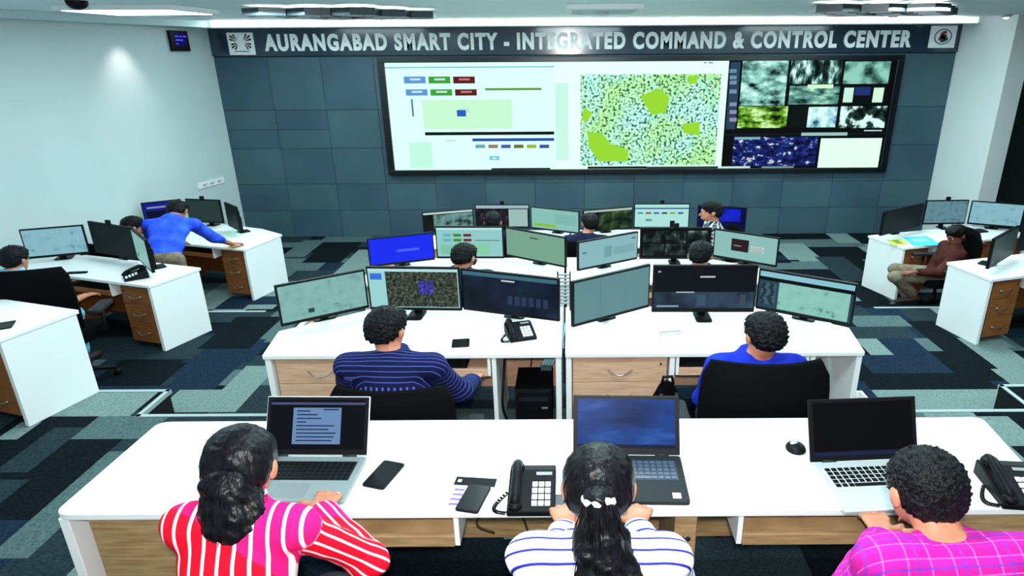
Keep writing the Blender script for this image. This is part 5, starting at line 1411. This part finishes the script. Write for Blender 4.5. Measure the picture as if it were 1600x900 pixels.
# honeycomb pendant lights
def honeycomb(c, label):
    T = thing('honeycomb_light', label, 'ceiling light', c, group='honeycomb ceiling lights')
    R_ = .235
    cells = [(0, 0), (1, 0), (-1, 0), (.5, 1), (-.5, 1), (.5, -1), (-.5, -1), (1.5, 1), (-1.5, -1)]
    for (i, j) in cells:
        x = i*R_*1.78*1.15; y = j*R_*1.52
        hexp = [(x+R_*1.15*math.cos(PI/6+PI/3*k), y+R_*math.sin(PI/6+PI/3*k)) for k in range(6)]
        hexi = [(x+R_*.86*1.15*math.cos(PI/6+PI/3*k), y+R_*.86*math.sin(PI/6+PI/3*k)) for k in range(6)]
        mb = MB(); z0, z1 = (-.105, -.03) if (i+j) % 2 else (-.085, -.01)
        vs = [(*p, z0) for p in hexp]+[(*p, z0) for p in hexi]+[(*p, z1) for p in hexp]+[(*p, z1) for p in hexi]; fs = []
        for k in range(6):
            n = (k+1) % 6
            fs += [(k, n, 6+n, 6+k), (12+k, 18+k, 18+n, 12+n), (k, 12+k, 12+n, n), (6+k, 6+n, 18+n, 18+k)]
        mb.add(vs, fs); H_ = part(T, 'hexagon_frame', mb, mat('dark_chrome', (.06, .08, .09), .3, .5))
        mb = MB(); mb.prism(hexi, z0+.03, z0+.04); part(H_, 'diffuser', mb, LAMP)
    for sx in (-1, 1):
        mb = MB(); mb.tube([(sx*.4, 0, 0), (sx*.4, 0, -.06)], .012, 8); part(T, 'hanging_rod', mb, M['silver'])
honeycomb((on(505, 20, 2.82).x-.12, 7.9, CEZ), 'honeycomb ceiling light of dark hexagon frames on the left')
honeycomb((on(1410, 14, 2.82).x+.30, 7.8, CEZ), 'honeycomb ceiling light of dark hexagon frames on the right')
# square ceiling unit with detector
c = on(948, 14, 2.86); T = thing('ceiling_unit', 'square white ceiling unit at the top middle of the photo', 'ceiling unit', (c.x, 8.0, CEZ))
mb = MB(); mb.box(-.42, .42, -.5, .5, -.055, 0); part(T, 'panel', mb, mat('white_cover', (.8, .85, .86), .5), bevel=.008)
mb = MB(); mb.box(-.36, .36, -.44, .44, -.062, -.055); part(T, 'grille', mb, mat('pale_grille', srgb(170, 196, 202), .5))
mb = MB(); mb.lathe([(.075, -.062), (.07, -.085), (.03, -.095)], 18); part(T, 'detector', mb, M['silver'])
# long bright panel on the left
T = thing('ceiling_panel', 'long bright ceiling panel left of the honeycomb light', 'ceiling light', (-4.75, 7.7, CEZ))
mb = MB(); mb.box(-.62, .62, -.5, .5, -.05, 0); part(T, 'frame', mb, mat('white_cover', (.8, .85, .86), .5), bevel=.006)
mb = MB(); mb.box(-.56, .56, -.44, .44, -.056, -.05); part(T, 'diffuser', mb, LAMP)
c = on(290, 25, 2.90); T = thing('ceiling_vent', 'round flat ceiling vent near the left wall', 'vent', (c.x, c.y, CEZ))
mb = MB(); mb.lathe([(.20, 0), (.20, -.02), (.15, -.035), (.02, -.038)], 24); part(T, 'disc', mb, mat('pale_grille', srgb(170, 196, 202), .5))
c = on(121, 8, 2.84); T = thing('dome_camera', 'black and white dome camera on the ceiling at top left', 'camera', (c.x, c.y, CEZ))
mb = MB(); mb.lathe([(.12, 0), (.12, -.04), (.10, -.055)], 20); part(T, 'mount', mb, mat('white_plastic', (.85, .87, .87), .4))
mb = MB(); mb.ell((0, 0, -.06), (.085, .085, .07), 16); part(T, 'dome', mb, M['black'])
